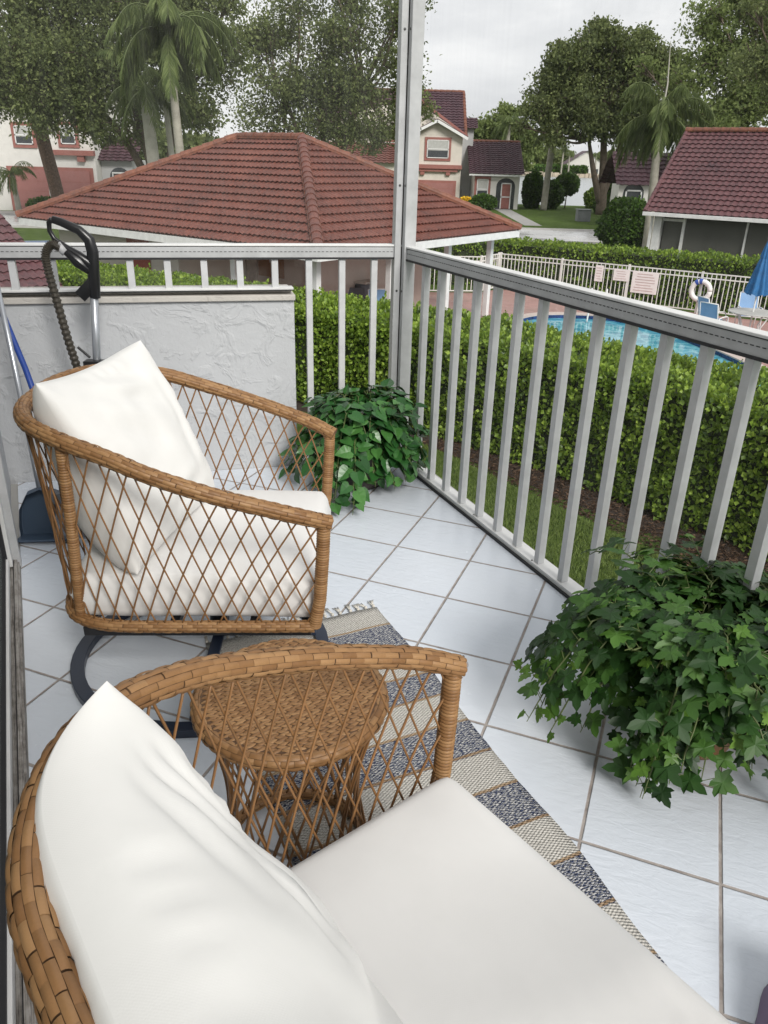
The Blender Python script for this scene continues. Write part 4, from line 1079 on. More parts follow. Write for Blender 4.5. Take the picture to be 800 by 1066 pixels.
palm('royal_palm', 'second pale trunk just right of the thick pale palm', (-11.1,42.8), (-11.4,42.8,4.2), .17, .14, 10, 2.6, 40, .6, 1.8, 'pale_trunk')
palm('cabbage_palm', 'palm with a shaggy brown trunk in front of the pink garage doors', (-21.2,52.5), (-21.9,52.5,3.6), .42, .40, 18, 2.2, 40, .6, 1.6, 'shaggy_trunk')
palm('small_palm', 'short young palm at the far left edge before the house', (-26.0,57), (-26.1,57,-.3), .22, .14, 14, 2.0, 36, .5, 2.2, 'palm_trunk')
palm('lakeside_palm', 'slender palm trunk in front of the lake, right of the entry porch', (14.7,80.5), (14.9,80.5,4.2), .33, .27, 12, 2.6, 36, .8, 1.8, 'palm_trunk')
bush('topiary_tree', 'small round topiary tree on the lawn before the lake', (17.9,86), 1.15, 1.1, 1.0, 3500, .24, M['hedge_dark'], 'tree', stem=1.3)
bush('shrub', 'tall rounded shrub left of the slender lakeside palm', (14.0,83.5), .95, 1.0, 1.65, 4000, .26, M['hedge_dark'])
bush('shrub', 'rounded shrub at the base of the slender lakeside palm', (15.9,83.0), .95, 1.0, 1.3, 3000, .24, M['hedge_dark'])
bush('shrub', 'low spreading shrub beside the entry path of the middle house', (8.6,78.5), 1.25, .8, .65, 3000, .2, M['hedge_dark'])
bush('flower_bush', 'small bush of yellow flowers at the corner of the middle house', (7.0,79.5), .6, .5, .5, 900, .18, M['yellow'])
bush('shrub', 'clipped low box hedge beside the lake, left of the forked tree', (20.9,86.5), .85, .8, .95, 3000, .22, M['hedge'])
bush('shrub', 'round dark shrub right next to the forked tree trunk', (20.6,79.0), .95, .9, 1.65, 4000, .24, M['hedge_dark'])
bush('shrub', 'low dark shrubs at the foot of the forked tree', (19.9,77.6), 1.0, .7, .6, 3000, .2, M['hedge_dark'])
bush('shrub', 'small clipped hedge by the left house garage', (-24.2,57.5), 1.4, .7, .55, 2000, .16, M['hedge_dark'])
ub = MB(); ub.box((15.35,66.3,GZ+.42), (1.05,.9,.84)); ub.box((15.35,66.3,GZ+.88), (1.15,1.0,.08))
tag(ub.build('utility_box', M['grey_box'], bevel=.05), 'grey utility box on the lawn near the wet road', 'utility box')

# ------------------------------------------------------------ road, lake, far shore
m, nt, p, out = newmat('wet_road'); g = NT(nt); oc = g.obj()
g.l(g.mix(g.noise(oc, .5, 5), (.46,.46,.46), (.62,.61,.60)), p.inputs['Base Color'])
g.l(g.ramp(g.noise(oc, .35, 4), [(.4, (.12,)*3), (.62, (.45,)*3)]), p.inputs['Roughness']); p.inputs['Specular IOR Level'].default_value = .8
g.l(g.bump(g.noise(oc, 3, 3), .05, .02), p.inputs['Normal']); M['road'] = m
sheet('road', [(-60,47.5),(60,47.5),(60,56.4),(-60,56.4)], GZ+.006, M['road'])
kb = MB(); kb.box((0,56.55,GZ+.05), (120,.3,.11)); kb.box((0,47.35,GZ+.05), (120,.3,.11)); tag(kb.build('kerb', M['floor_slab']), kind='structure')
sheet('driveway', [(-31,56.7),(-20.5,56.7),(-21.5,60),(-29,60)], GZ+.008, M['driveway'])
sheet('entry_path', [(9.7,60),(11.0,60),(11.4,80.2),(9.9,80.2)], GZ+.008, M['driveway'])
m, nt, p, out = newmat('lake_water'); g = NT(nt); oc = g.obj()
p.inputs['Base Color'].default_value = (.30,.325,.33,1); p.inputs['Roughness'].default_value = .25; p.inputs['Specular IOR Level'].default_value = 1.0
g.l(g.bump(g.noise(g.mapping(oc, (1, .35, 1)), 1.2, 3, .6), .22, .12), p.inputs['Normal']); M['lake'] = m
sheet('lake', [(13.5,91),(330,91),(330,278),(42,278),(17.5,118)], GZ+.01, M['lake'])
rk = MB()
for k in range(120):
    x = 10+k*1.1; rk.box((x, 279, GZ+.5+random.uniform(-.2,.2)), (1.5,1.6,1.5+random.uniform(-.4,.4)), random.random())
M['rock'] = mat('rock', (.42,.36,.28), .9, .25, .5)
tag(rk.build('seawall_rocks', M['rock']), kind='stuff')
def far_house(name, label, x0, x1, Y, z0, wallh, ridge, group=None):
    t = empty(name, ((x0+x1)/2, Y, z0), 0, label, 'house', group); w = (x1-x0)/2
    mb = MB(); mb.box((0,4,wallh/2), (2*w,8,wallh)); mb.add([(-w,0,wallh),(w,0,wallh),(0,0,ridge-.2)], [(0,1,2)]); mb.build('wall', M['stucco_white'], t)
    mb = MB(); e = .8
    mb.add([(-w-e,-e,wallh-.3),(0,-e,ridge),(0,9,ridge),(-w-e,9,wallh-.3),(w+e,-e,wallh-.3),(w+e,9,wallh-.3)], [(0,1,2,3),(1,4,5,2)])
    mb.build('roof', M['tile_far'], t)
    for k in (-.55, .05, .55):
        mb = MB(); mb.box((k*w,-.06,1.7), (1.6,.1,1.8)); mb.build('window', M['dark_glass'], t)
    return t
far_house('lakeside_house', 'white gabled house across the lake', 61.5, 75, 300, GZ, 4.2, 8.4, 'houses across the lake')
far_house('lakeside_house', 'low white house at the left across the lake', 41, 51, 306, GZ, 4.0, 6.8, 'houses across the lake')
far_house('lakeside_house', 'pale house across the lake half hidden by the forked tree', 84, 98, 304, GZ, 4.0, 7.6, 'houses across the lake')
hedge('far_hedge', 'long dark hedge along the opposite lake shore', [(38,289),(60,288),(66,288)], 1.6, 3.0, 2600, .8, M['hedge_dark'], rough=.4)
hedge('far_hedge', 'short clipped hedge across the lake right of the white gabled house', [(76,290),(100,290)], 1.6, 2.2, 2200, .8, M['hedge'], rough=.4)
for k, (x, h) in enumerate(((44,7.5),(56.5,8.5),(59.0,7.5),(77,9.0),(80.5,8.0),(68,7.2))):
    palm('shore_palm', ['leftmost small palm on the opposite shore','palm left of the white gabled house across the lake','thin palm touching the white gabled house across the lake','palm right of the white gabled house across the lake','farther right palm across the lake behind the tree','palm in front of the gabled house across the lake'][k], (x, 284), (x+random.uniform(-.4,.4), 284, GZ+h), .3, .22, 9, 2.8, 10, 1.4, 1.6, 'palm_trunk', group='small palms across the lake')
# far wood: one mass
n = 46000; X = rng.uniform(-420, 420, n); Yw = rng.uniform(322, 345, n)
top = GZ+9+3*np.sin(X*.05)+2*np.sin(X*.13+2)+1.5*np.sin(X*.31); Z = GZ+rng.random(n)**.7*(top-GZ)
tag(leaves('far_wood', QUAD, np.c_[X, Yw, Z], rdir(n), norm(rng.normal(size=(n,3))+np.array([0,-.6,.5])), rng.uniform(1.2,2.6,n), [M['oak']], width=np.full(n, 1.5)), kind='stuff')
B = [(12.5,108,5.0,2.2),(10.2,108,4.2,1.9),(15.2,108,4.6,2.0),(14.0,108,6.6,1.5),(17.2,108,3.4,1.8),(12.0,108,2.8,2.0)]
tree('round_tree', 'light green tree behind the low wing of the middle house', (13,108), [[(13,108,GZ),(13,108,1),(13,108,4)]], B, 12000, .30, M['oak_light'], .4)
palm('garden_palm', 'palm rising behind the roof of the middle house wing', (13.6,104), (13.8,104,5.4), .3, .25, 16, 3.0, 30, .9, 1.6, 'palm_trunk')

# ------------------------------------------------------------ tiled roofs as real geometry
def tile_face(mb, O, U, Vv, xmin, xmax, Lv, per, course, amp, step, mt=0, spp=6):
    """O origin, U along the eave, Vv up the slope; xmin/xmax (v) limits"""
    N = U.cross(Vv).normalized()
    if N.z < 0: N = -N
    rows = max(1, round(Lv/course)); c_ = Lv/rows; X0 = min(xmin(0), xmin(Lv)); X1 = max(xmax(0), xmax(Lv)); nx = int((X1-X0)/per*spp)+1
    prev = None
    for r_ in range(rows):
        v0 = r_*c_; v1 = (r_+1)*c_; a0, b0, a1, b1 = xmin(v0), xmax(v0), xmin(v1), xmax(v1)
        lo, hi = min(a0, a1), max(b0, b1); i0 = max(0, int((lo-X0)/(X1-X0)*nx)-1); i1 = min(nx, int((hi-X0)/(X1-X0)*nx)+2)
        vs = []; cnt = 0
        for i in range(i0, i1+1):
            x = X0+(X1-X0)*i/nx
            jit = random.uniform(-.1,.1)*step
            for v, st_, lo_, hi_ in ((v0, 0, a0, b0), (v0, 1, a0, b0), (v1, 0, a1, b1)):
                xx = min(max(x, lo_), hi_); ph = (xx/per) % 1.0; h = amp*(math.sin(math.pi*min(1, ph/.68)) if ph < .68 else -.12)
                vs.append(O+U*xx+Vv*v+N*(h+st_*(step+jit))-Vv*(0.02*st_))
            cnt += 1
        fs = []
        for i in range(cnt-1):
            b = i*3; fs += [(b, b+3, b+4, b+1), (b+1, b+4, b+5, b+2)]
        mb.add(vs, fs, mt)
def caps(mb, a, b, r, Lc=.32, mt=0):
    a, b = V(a), V(b); L = (b-a).length; n = max(1, round(L/Lc)); t = (b-a)/n; td = t.normalized(); sd_ = td.cross(V((0,0,1))).normalized(); up = sd_.cross(td)
    if up.z < 0: up = -up
    for k in range(n):
        p0 = a+t*k-td*.03; p1 = a+t*(k+1)+td*.03; vs = []
        for p_, rr in ((p0, r*1.12), (p1, r*.88)):
            for i in range(9):
                q = math.pi*(i/8*1.24-.12); vs.append(p_+sd_*math.cos(q)*rr+up*math.sin(q)*rr*.85)
        fs = [(i, i+1, 10+i, 9+i) for i in range(8)]+[tuple(range(9))]
        mb.add(vs, fs, mt)

# ---- pavilion (cabana) with hip roof
th = R(54); e2 = V((math.cos(th), math.sin(th), 0)); e1 = V((-e2.y, e2.x, 0)); NC = V((-1.44, 15.89, -.30)); W2 = 8.47; W1 = 10.81; PT = .5
cab = empty('pool_pavilion', (NC.x, NC.y, DZ), 0, 'pool pavilion with a red hip tile roof and white posts, behind the half wall', 'pavilion'); CO = V(cab.location)
def cp_(a, b, z): return NC+e1*a+e2*b+V((0,0,z))-CO
cs = 1/math.sqrt(1+PT*PT); Ls = W2/2/cs*1.0
rb = MB(); half2 = W2/2
up1 = (e2*cs+V((0,0,PT*cs))); up2 = (e1*cs+V((0,0,PT*cs))); up3 = (-e2*cs+V((0,0,PT*cs))); up4 = (-e1*cs+V((0,0,PT*cs)))
Lsl = half2/cs
tile_face(rb, cp_(0,0,0), e1, up1, lambda v: v*cs, lambda v: W1-v*cs, Lsl, .150, .318, .022, .048)
tile_face(rb, cp_(0,0,0), e2, up2, lambda v: v*cs, lambda v: W2-v*cs, Lsl, .150, .318, .022, .048)
tile_face(rb, cp_(0,W2,0), e1, up3, lambda v: v*cs, lambda v: W1-v*cs, Lsl, .30, .6, .03, .03, spp=4)
tile_face(rb, cp_(W1,0,0), e2, up4, lambda v: v*cs, lambda v: W2-v*cs, Lsl, .30, .6, .03, .03, spp=4)
roof = rb.build('roof', M['tile_red'], cab)
zr = half2*PT
R1 = cp_(half2, half2, zr); R2 = cp_(W1-half2, half2, zr)
for nm, a, b, mt, r_ in (('hip_cap', cp_(0,0,.02), R1, 'tile_red', .115), ('hip_cap', cp_(0,W2,.02), R1, 'cap_orange', .11), ('hip_cap', cp_(W1,0,.02), R2, 'cap_orange', .12), ('hip_cap', cp_(W1,W2,.02), R2, 'cap_orange', .11), ('ridge_cap', R1, R2, 'cap_orange', .11)):
    mb = MB(); caps(mb, a+V((0,0,.05)), b+V((0,0,.05)), r_); mb.build(nm, M[mt], roof, smooth=False)
    # mortar bed either side
    mb = MB(); mb.beam(a+V((0,0,.012)), b+V((0,0,.012)), r_*2.3, .035); mb.build('mortar_bed', M['cap_orange'], roof)
mb = MB()
for a, b in (((0,0),(W1,0)), ((0,0),(0,W2)), ((W1,0),(W1,W2)), ((0,W2),(W1,W2))):
    mb.beam(cp_(*a,-.09), cp_(*b,-.09), .05, .17)
mb.build('fascia', M['white_paint'], cab)
mb = MB(); q = [cp_(.03,.03,-.17), cp_(W1-.03,.03,-.17), cp_(W1-.03,W2-.03,-.17), cp_(.03,W2-.03,-.17)]; mb.add(q, [(0,3,2,1)]); mb.build('soffit', M['stucco_white'], cab)
hw = -DZ-.30-.17-.005; wz0 = DZ+.02-NC.z
def cwall(mb, a0, a1, b0, b1):
    vs = [cp_(a, b, z) for a in (a0, a1) for b in (b0, b1) for z in (wz0, -.175)]
    mb.add(vs, [(0,1,3,2),(4,6,7,5),(0,4,5,1),(2,3,7,6),(0,2,6,4),(1,5,7,3)])
mb = MB(); cwall(mb, 5.2, 10.2, .75, 7.7); mb.build('wall', M['stucco_cream'], cab)
mb = MB(); cwall(mb, 2.6, 5.19, 3.0, 7.7); mb.build('porch_wall', M['stucco_pink'], cab)
def onface(a, b, z, w, h, d, face='e1'):   # panel on the wall with b = const
    mb = MB(); vs = [cp_(a+sa*w/2, b-sb_*d, z+sz*h/2) for sa in (-1,1) for sb_ in (0,1) for sz in (-1,1)]
    mb.add(vs, [(0,1,3,2),(4,6,7,5),(0,4,5,1),(2,3,7,6),(0,2,6,4),(1,5,7,3)]); return mb
onface(6.7, .747, -1.30, .85, 2.05, .04).build('door', M['red_door'], cab)
onface(4.25, 2.997, -.80, .9, .75, .03).build('notice_board', M['brown_board'], cab)
tag(onface(4.1, 2.96, -.62, .22, .36, .08).build('wall_phone', M['phone_grey'], cab))
onface(4.95, 2.997, -.85, .35, .95, .03).build('poster', M['poster'], cab)
onface(3.25, 2.997, -.55, .32, .55, .03).build('poster', M['poster'], cab)
onface(2.85, 2.997, -.42, .30, .42, .03).build('poster', M['furn_grey'], cab)
for a, b in ((.55,.55),(.5,3.1),(.5,5.6),(.55,7.9),(3.0,.55)):
    mb = MB(); vs = [cp_(a+i*.075, b+j*.075, z) for i in (-1,1) for j in (-1,1) for z in (wz0, -.175)]
    mb.add(vs, [(0,1,3,2),(4,6,7,5),(0,4,5,1),(2,3,7,6),(0,2,6,4),(1,5,7,3)]); mb.build('post', M['white_paint'], cab, bevel=.01)

# ---- lower roof of the own building, far left below the rail
lt = empty('annex_building', (-9,14,GZ), 0, 'low annex with a plum tile roof seen under the rail at far left', 'building'); LO = V(lt.location)
E0 = V((-5.3, 14.35, -1.72)); 
# eave runs from E0 toward the left, roof rises away to upper left
ue = V((-.72,-.69,0)).normalized(); uv = V((-.69,.72,.40)).normalized()
mb = MB(); tile_face(mb, E0-LO, ue, uv, lambda v: 0, lambda v: 7.5, 5.0, .15, .32, .024, .03, spp=5); mb.build('roof', M['tile_plum'], lt)
e_far = E0+uv*5.0
mb = MB(); mb.add([E0-LO+V((0,0,-.06)), e_far-LO+V((0,0,-.06)), e_far-LO+V((0,0,-3)), V((E0.x, E0.y, GZ))-LO], [(0,1,2,3)])
q = E0+ue*7.5
mb.add([E0-LO+V((0,0,-.06)), V((E0.x, E0.y, GZ))-LO, V((q.x, q.y, GZ))-LO, q-LO+V((0,0,-.06))], [(0,1,2,3)]); mb.build('wall', M['stucco_cream'], lt)

# ---- screened building on the right
sbd = empty('screened_building', (9.6,30.6,GZ), 0, 'building with a plum tile roof and a dark screened lanai at the right', 'building'); SO = V(sbd.location)
EL = V((9.35, 30.6, -.12)); ud = (V((12.65,27.72,0))-V((9.28,30.31,0))).normalized(); ub_ = V((-ud.y, ud.x, 0))
if ub_.y < 0: ub_ = -ub_
pit = .62; cs2 = 1/math.sqrt(1+pit*pit); up_ = ub_*cs2+V((0,0,pit*cs2)); RL = 9.5
mb = MB(); tile_face(mb, EL-SO, ud, up_, lambda v: -.50*v/5.35, lambda v: RL, 5.35, .235, .30, .030, .045, spp=6)
rt_ = mb.build('roof', M['tile_plum'], sbd)
top = EL+up_*5.35
topL = top-ud*.50
mb = MB(); tile_face(mb, top+ub_*4.55-V((0,0,4.55*pit))-SO, ud, -ub_*cs2+V((0,0,pit*cs2)), lambda v: 0, lambda v: RL, 5.35, .47, .6, .03, .04, spp=4); mb.build('back_roof', M['tile_plum'], sbd)
mb = MB(); caps(mb, topL-SO+V((0,0,.05)), top+ud*RL-SO+V((0,0,.05)), .13, .34); mb.build('ridge_cap', M['cap_orange'], rt_)
mb = MB(); caps(mb, EL-SO+V((0,0,.04)), topL-SO+V((0,0,.04)), .07, .34); mb.build('rake_cap', M['tile_plum'], rt_)
def sp(a, b, z): return EL+ud*a+ub_*b+V((0,0,z))-SO
mb = MB(); mb.beam(sp(-.05,-.03,-.07), sp(RL,-.03,-.07), .12, .13); mb.build('gutter', M['white_paint'], sbd, bevel=.01)
gz_ = GZ+.12
def sbox(name, a0, a1, b0, b1, z0, z1, mt, bev=0):
    mb = MB(); vs = [sp(a, b, z) for a in (a0, a1) for b in (b0, b1) for z in (z0, z1)]
    mb.add(vs, [(0,1,3,2),(4,6,7,5),(0,4,5,1),(2,3,7,6),(0,2,6,4),(1,5,7,3)]); return mb.build(name, M[mt], sbd, bevel=bev)
sbox('wall', .35, RL-.2, 2.2, 8.6, -2.68, .0, 'stucco_white')
mb = MB(); mb.add([sp(.36,.6,-.1), sp(.36,4.5,2.3), sp(.36,8.5,-.1)], [(0,1,2)]); mb.build('gable_wall', M['stucco_white'], sbd)
sbox('screen_panel', .62, RL-.3, .52, .54, -2.6, -.14, 'dark_screen')
sbox('corner_post', .28, .56, .36, .62, -2.68, -.13, 'white_paint')
sbox('downspout', .17, .25, .28, .36, -2.5, -.13, 'white_paint')
for a, w in ((1.32,.10),(3.55,.06),(5.6,.06),(7.7,.06)): sbox('screen_post', a, a+w, .44, .517, -2.6, -.14, 'white_paint')
sbox('door_frame', .56, 1.32, .45, .515, -.30, -.21, 'white_paint')
sbox('screen_beam', .56, RL-.3, .44, .515, -2.68, -2.6, 'white_paint')
sbox('side_screen', .40, .42, .64, 2.19, -2.6, -.14, 'dark_screen')

# ------------------------------------------------------------ pool, deck, fence
PP = [(2.6,19.2),(3.1,21.2),(4.2,22.9),(5.5,23.3),(6.7,22.9),(7.6,21.3),(8.05,19.2),(8.3,16.8),(8.0,14.6),(6.6,13.3),(4.9,13.6),(3.4,15.0),(2.6,17.0)]
PP = [(p.x, p.y) for p in catmull([V((x, y, 0)) for x, y in PP+PP[:1]], 6)[:-1]]
PC = (5.5, 18.2)
OUT = [(-4.5,19.0),(-2.6,17.4),(.9,15.6),(3.4,13.5),(6.3,11.1),(11,7.5),(15,9),(17,19.1),(9.4,24.3),(3.85,28.0),(3.0,27.0),(.9,26.8),(-3,26.9),(-5,25)]
def ray_hit(ang, poly):
    d = (math.cos(ang), math.sin(ang)); best = None
    for i in range(len(poly)):
        a = poly[i]; b = poly[(i+1) % len(poly)]; ex, ey = b[0]-a[0], b[1]-a[1]; det = -d[0]*ey+d[1]*ex
        if abs(det) < 1e-9: continue
        rx, ry = a[0]-PC[0], a[1]-PC[1]; t = (-rx*ey+ry*ex)/det; s_ = (d[0]*ry-d[1]*rx)/det
        if t > 0 and -1e-6 <= s_ <= 1+1e-6 and (best is None or t < best): best = t
    return best
angs = sorted([2*math.pi*k/160 for k in range(160)]+[math.atan2(y-PC[1], x-PC[0]) % (2*math.pi) for x, y in OUT])
m, nt, p, out = newmat('brick_deck'); g = NT(nt); oc = g.obj()
br = g.n('ShaderNodeTexBrick'); br.inputs['Scale'].default_value = 1; br.inputs['Brick Width'].default_value = .24; br.inputs['Row Height'].default_value = .12; br.inputs['Mortar Size'].default_value = .008
br.inputs['Color1'].default_value = (.38,.19,.165,1); br.inputs['Color2'].default_value = (.29,.14,.125,1); br.inputs['Mortar'].default_value = (.24,.19,.17,1); g.l(g.mapping(oc, rot=(0,0,.6)), br.inputs[0])
g.l(g.mix(g.math('MULTIPLY', g.noise(oc, .8, 4), .5), br.outputs[0], (.50,.33,.30)), p.inputs['Base Color']); g.l(g.ramp(g.noise(oc, .7, 3), [(.4, (.3,)*3), (.6, (.6,)*3)]), p.inputs['Roughness']); M['deck'] = m
M['coping'] = mat('coping', (.50,.42,.38), .6, .1, 5); M['pool_tile'] = mat('pool_tile', (.015,.04,.14), .2, .5, 12)
dm = MB(); inner = []; outer = []; cop = []
for a in angs:
    ri = ray_hit(a, PP); ro_ = ray_hit(a, OUT); c_, s_ = math.cos(a), math.sin(a)
    inner.append((PC[0]+c_*ri, PC[1]+s_*ri)); cop.append((PC[0]+c_*(ri+.34), PC[1]+s_*(ri+.34))); outer.append((PC[0]+c_*ro_, PC[1]+s_*ro_))
n = len(angs)
def ring(mb, A_, zA, B_, zB, mt=0): mb.add([(x, y, zA) for x, y in A_]+[(x, y, zB) for x, y in B_], [(k, (k+1) % n, n+(k+1) % n, n+k) for k in range(n)], mt)
ring(dm, cop, DZ, outer, DZ); ring(dm, outer, DZ, outer, GZ-.02); tag(dm.build('pool_deck', M['deck']), kind='structure')
pl = empty('swimming_pool', (0,0,0), 0, 'turquoise swimming pool with a dark blue tile band beyond the hedge', 'swimming pool')
mb = MB(); ring(mb, inner, DZ+.02, cop, DZ+.02); ring(mb, cop, DZ+.02, cop, DZ-.02); ring(mb, inner, DZ+.02, inner, DZ-.01); mb.build('coping', M['coping'], pl)
mb = MB(); ring(mb, inner, DZ-.01, inner, GZ); mb.build('tile_band', M['pool_tile'], pl)
m, nt, p, out = newmat('pool_water'); g = NT(nt); oc = g.obj()
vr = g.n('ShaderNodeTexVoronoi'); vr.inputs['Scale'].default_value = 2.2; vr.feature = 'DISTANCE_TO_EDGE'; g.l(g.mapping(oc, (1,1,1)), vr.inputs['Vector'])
caustic = g.ramp(vr.outputs[0], [(.0, (.20,.52,.60)), (.12, (.075,.32,.42)), (.5, (.045,.24,.35))])  # caustic light lines painted into the water colour
g.l(caustic, p.inputs['Base Color']); p.inputs['Roughness'].default_value = .05; p.inputs['Specular IOR Level'].default_value = .4
g.l(g.bump(g.noise(oc, 2.5, 3, .6, .5), .25, .03), p.inputs['Normal']); M['pool_water'] = m
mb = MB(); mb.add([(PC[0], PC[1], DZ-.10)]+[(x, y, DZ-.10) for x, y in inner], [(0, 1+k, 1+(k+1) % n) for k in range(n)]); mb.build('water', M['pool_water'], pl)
mb = MB()
for dx in (0, .42):
    mb.tube(catmull([(6.05+dx, 23.55-dx*.25, DZ), (6.0+dx, 23.5-dx*.25, DZ+.55), (5.9+dx, 23.2-dx*.25, DZ+.78), (5.8+dx, 22.8-dx*.25, DZ+.4), (5.75+dx, 22.7-dx*.25, DZ-.1)], 6), .024, 8)
mb.build('ladder_rail', M['white_paint'], pl, smooth=True)

def fence(label, line, z0, h, sp_, name='picket_fence'):
    t = empty(name, (line[0][0], line[0][1], z0), 0, label, 'fence', 'white picket fence around the pool'); O = V(t.location)
    for (x0, y0), (x1, y1) in zip(line[:-1], line[1:]):
        a = V((x0, y0, z0))-O; b = V((x1, y1, z0))-O; L = (b-a).length; d = (b-a).normalized(); k = int(L/sp_); npan = max(1, round(L/2.4))
        mb = MB()
        for z in (h-.02, h-.16, .10): mb.beam(a+V((0,0,z)), b+V((0,0,z)), .028, .032)
        mb.build('fence_rail', M['fence_white'], t)
        mb = MB()
        for i in range(1, k):
            q = a+d*(L*i/k); mb.box((q.x, q.y, h/2+.04), (.022,.022,h-.10), math.atan2(d.y, d.x))
        mb.build('pickets', M['fence_white'], t)
        for i in range(npan+1):
            q = a+d*(L*i/npan); mb = MB(); mb.box((q.x, q.y, h/2+.01), (.06,.06,h+.04), math.atan2(d.y, d.x)); mb.build('fence_post', M['fence_white'], t)
    return t
fence('white metal picket fence along the far side of the pool', [(3.80,27.85),(9.42,24.15),(16.3,19.6)], DZ, 1.22, .135)
fence('shorter white picket fence running left behind the pavilion posts', [(3.72,27.80),(3.0,26.75),(.9,26.5),(-2.6,26.4)], DZ, 1.22, .135)
fd = (V((9.42,24.15,0))-V((3.80,27.85,0))).normalized(); fn = V((fd.y, -fd.x, 0))
if fn.y > 0: fn = -fn
def sign(label, s_, z, w, h, lines, mt='sign_pink'):
    q = V((3.80,27.85,0))+fd*s_+fn*.05; t = empty('pool_sign', (q.x, q.y, z), math.atan2(fd.y, fd.x), label, 'sign')
    mb = MB(); mb.box((0,0,0), (w,.02,h)); mb.build('board', M[mt], t)
    mb = MB()
    for k in range(lines): mb.box((random.uniform(-.03,.03),-.013, h*.5-(k+1)*h/(lines+1)), (w*random.uniform(.5,.8),.004,h*.035))
    mb.build('lettering', M['sign_line'], t)
sign('narrow pink sign on the pool fence, leftmost of three', 3.55, -1.78, .26, .50, 5)
sign('medium pink sign on the pool fence, between the other two signs', 4.28, -1.76, .50, .36, 4)
sign('largest square pink sign on the pool fence', 5.05, -1.92, .82, .66, 7)
# life ring on its pole
q = V((3.80,27.85,0))+fd*6.78+fn*.12; lr = empty('life_ring', (q.x, q.y, -1.97), math.atan2(fd.y, fd.x), 'white life ring with blue bands hanging on the pool fence', 'life ring')
def torus_part(name, a0, a1, mt, r_):
    mb = MB(); pts = [(.27*math.cos(a0+(a1-a0)*i/24), 0, .27*math.sin(a0+(a1-a0)*i/24)) for i in range(25)]; mb.tube(pts, r_, 12); return mb.build(name, M[mt], lr, smooth=True)
torus_part('ring', 0, 2*math.pi, 'ring_white', .075)
for c_ in (R(120), R(-85), R(95)): torus_part('band', c_-.16, c_+.16, 'ring_blue', .080)
mb = MB(); mb.tube([(.0,.06,.30),(.0,.06,-.70)], .022, 8); mb.build('pole', M['white_paint'], lr)

# patio set with folded umbrella
def patio_chair(name='patio_chair'):
    t = empty(name, (0,0,0))
    for sy in (1, -1):
        mb = MB(); mb.tube(catmull([(.26, sy*.28, 0), (.24, sy*.28, .35), (.20, sy*.28, .60), (.05, sy*.28, .64), (-.20, sy*.27, .62)], 4), .016, 7)
        mb.tube([(-.20, sy*.27, .62), (-.30, sy*.25, .02)], .016, 7); mb.tube([(.22, sy*.25, .42), (-.20, sy*.25, .38), (-.36, sy*.24, .98)], .015, 7)
        mb.build('side_frame', M['white_paint'], t, smooth=True)
    mb = MB(); mb.tube([(-.36, -.24, .98), (-.36, .24, .98)], .015, 7); mb.tube([(.22, -.25, .42), (.22, .25, .42)], .015, 7); mb.build('cross_bar', M['white_paint'], t, smooth=True)
    mb = MB(); mb.add([(.22,-.24,.425),(.22,.24,.425),(.0,.24,.395),(.0,-.24,.395),(-.20,.24,.385),(-.20,-.24,.385)], [(0,1,2,3),(3,2,4,5)]); mb.build('seat_sling', M['blue_sling'], t)
    mb = MB(); mb.add([(-.205,-.235,.40),(-.205,.235,.40),(-.355,.23,.97),(-.355,-.23,.97)], [(0,1,2,3)]); mb.build('back_sling', M['blue_sling'], t)
    return t
pc = patio_chair(); spots = [(8.62,20.95,R(15),'blue sling chair with white frame, nearest the life ring'),(8.35,20.15,R(40),'blue sling chair with its back to the pool, left of the table'),(9.9,21.6,R(-100),'blue sling chair behind the glass table, by the fence'),(10.75,19.9,R(170),'blue sling chair at the right side of the glass table'),(-.25,20.3,R(-75),'blue sling chair under the pavilion, just left of the corner post')]
for i, (x, y, a, lb_) in enumerate(spots):
    o = pc if i == 0 else copy_tree(pc); o.location = (x, y, DZ); o.rotation_euler = (0,0,a); tag(o, lb_, 'chair', 'blue patio chairs')
t = empty('patio_table', (9.42,20.35,DZ), 0, 'round white patio table holding the folded umbrella', 'table')
mb = MB(); mb.lathe([(0,.70),(.60,.70),(.61,.715),(.60,.73),(0,.73)], (0,0,0), 32); mb.build('table_top', M['blind'], t, smooth=False)
for k in range(4):
    a = k*math.pi/2+.5; mb = MB(); mb.tube([(math.cos(a)*.5, math.sin(a)*.5, .70), (math.cos(a)*.3, math.sin(a)*.3, .35), (math.cos(a)*.5, math.sin(a)*.5, 0)], .02, 8); mb.build('leg', M['white_paint'], t, smooth=True)
mb = MB(); mb.lathe([(0,0),(.28,0),(.28,.05),(.06,.12),(.035,.3)], (0,0,0), 20); mb.build('umbrella_base', M['white_paint'], t)
t = empty('patio_umbrella', (9.42,20.35,DZ), 0, 'folded blue patio umbrella standing through the table', 'umbrella')
mb = MB(); mb.tube([(0,0,.1),(0,0,2.55)], .022, 8); mb.build('pole', M['white_paint'], t)
mb = MB(); vs = []; n_ = 48; zs = [(1.17,.27),(1.35,.235),(1.75,.16),(2.02,.10),(2.05,.085),(2.10,.105),(2.36,.05),(2.5,.015)]
for z, r_ in zs:
    for k in range(n_):
        a = 2*math.pi*k/n_; rr = r_*(1+.22*math.cos(a*8)+.08*math.sin(a*3+z)); vs.append((math.cos(a)*rr, math.sin(a)*rr, z+(.03*math.cos(a*8) if z < 1.2 else 0)))
fs = [(i*n_+k, i*n_+(k+1) % n_, (i+1)*n_+(k+1) % n_, (i+1)*n_+k) for i in range(len(zs)-1) for k in range(n_)]; mb.add(vs, fs); mb.build('canopy', M['blue_canvas'], t, smooth=True)
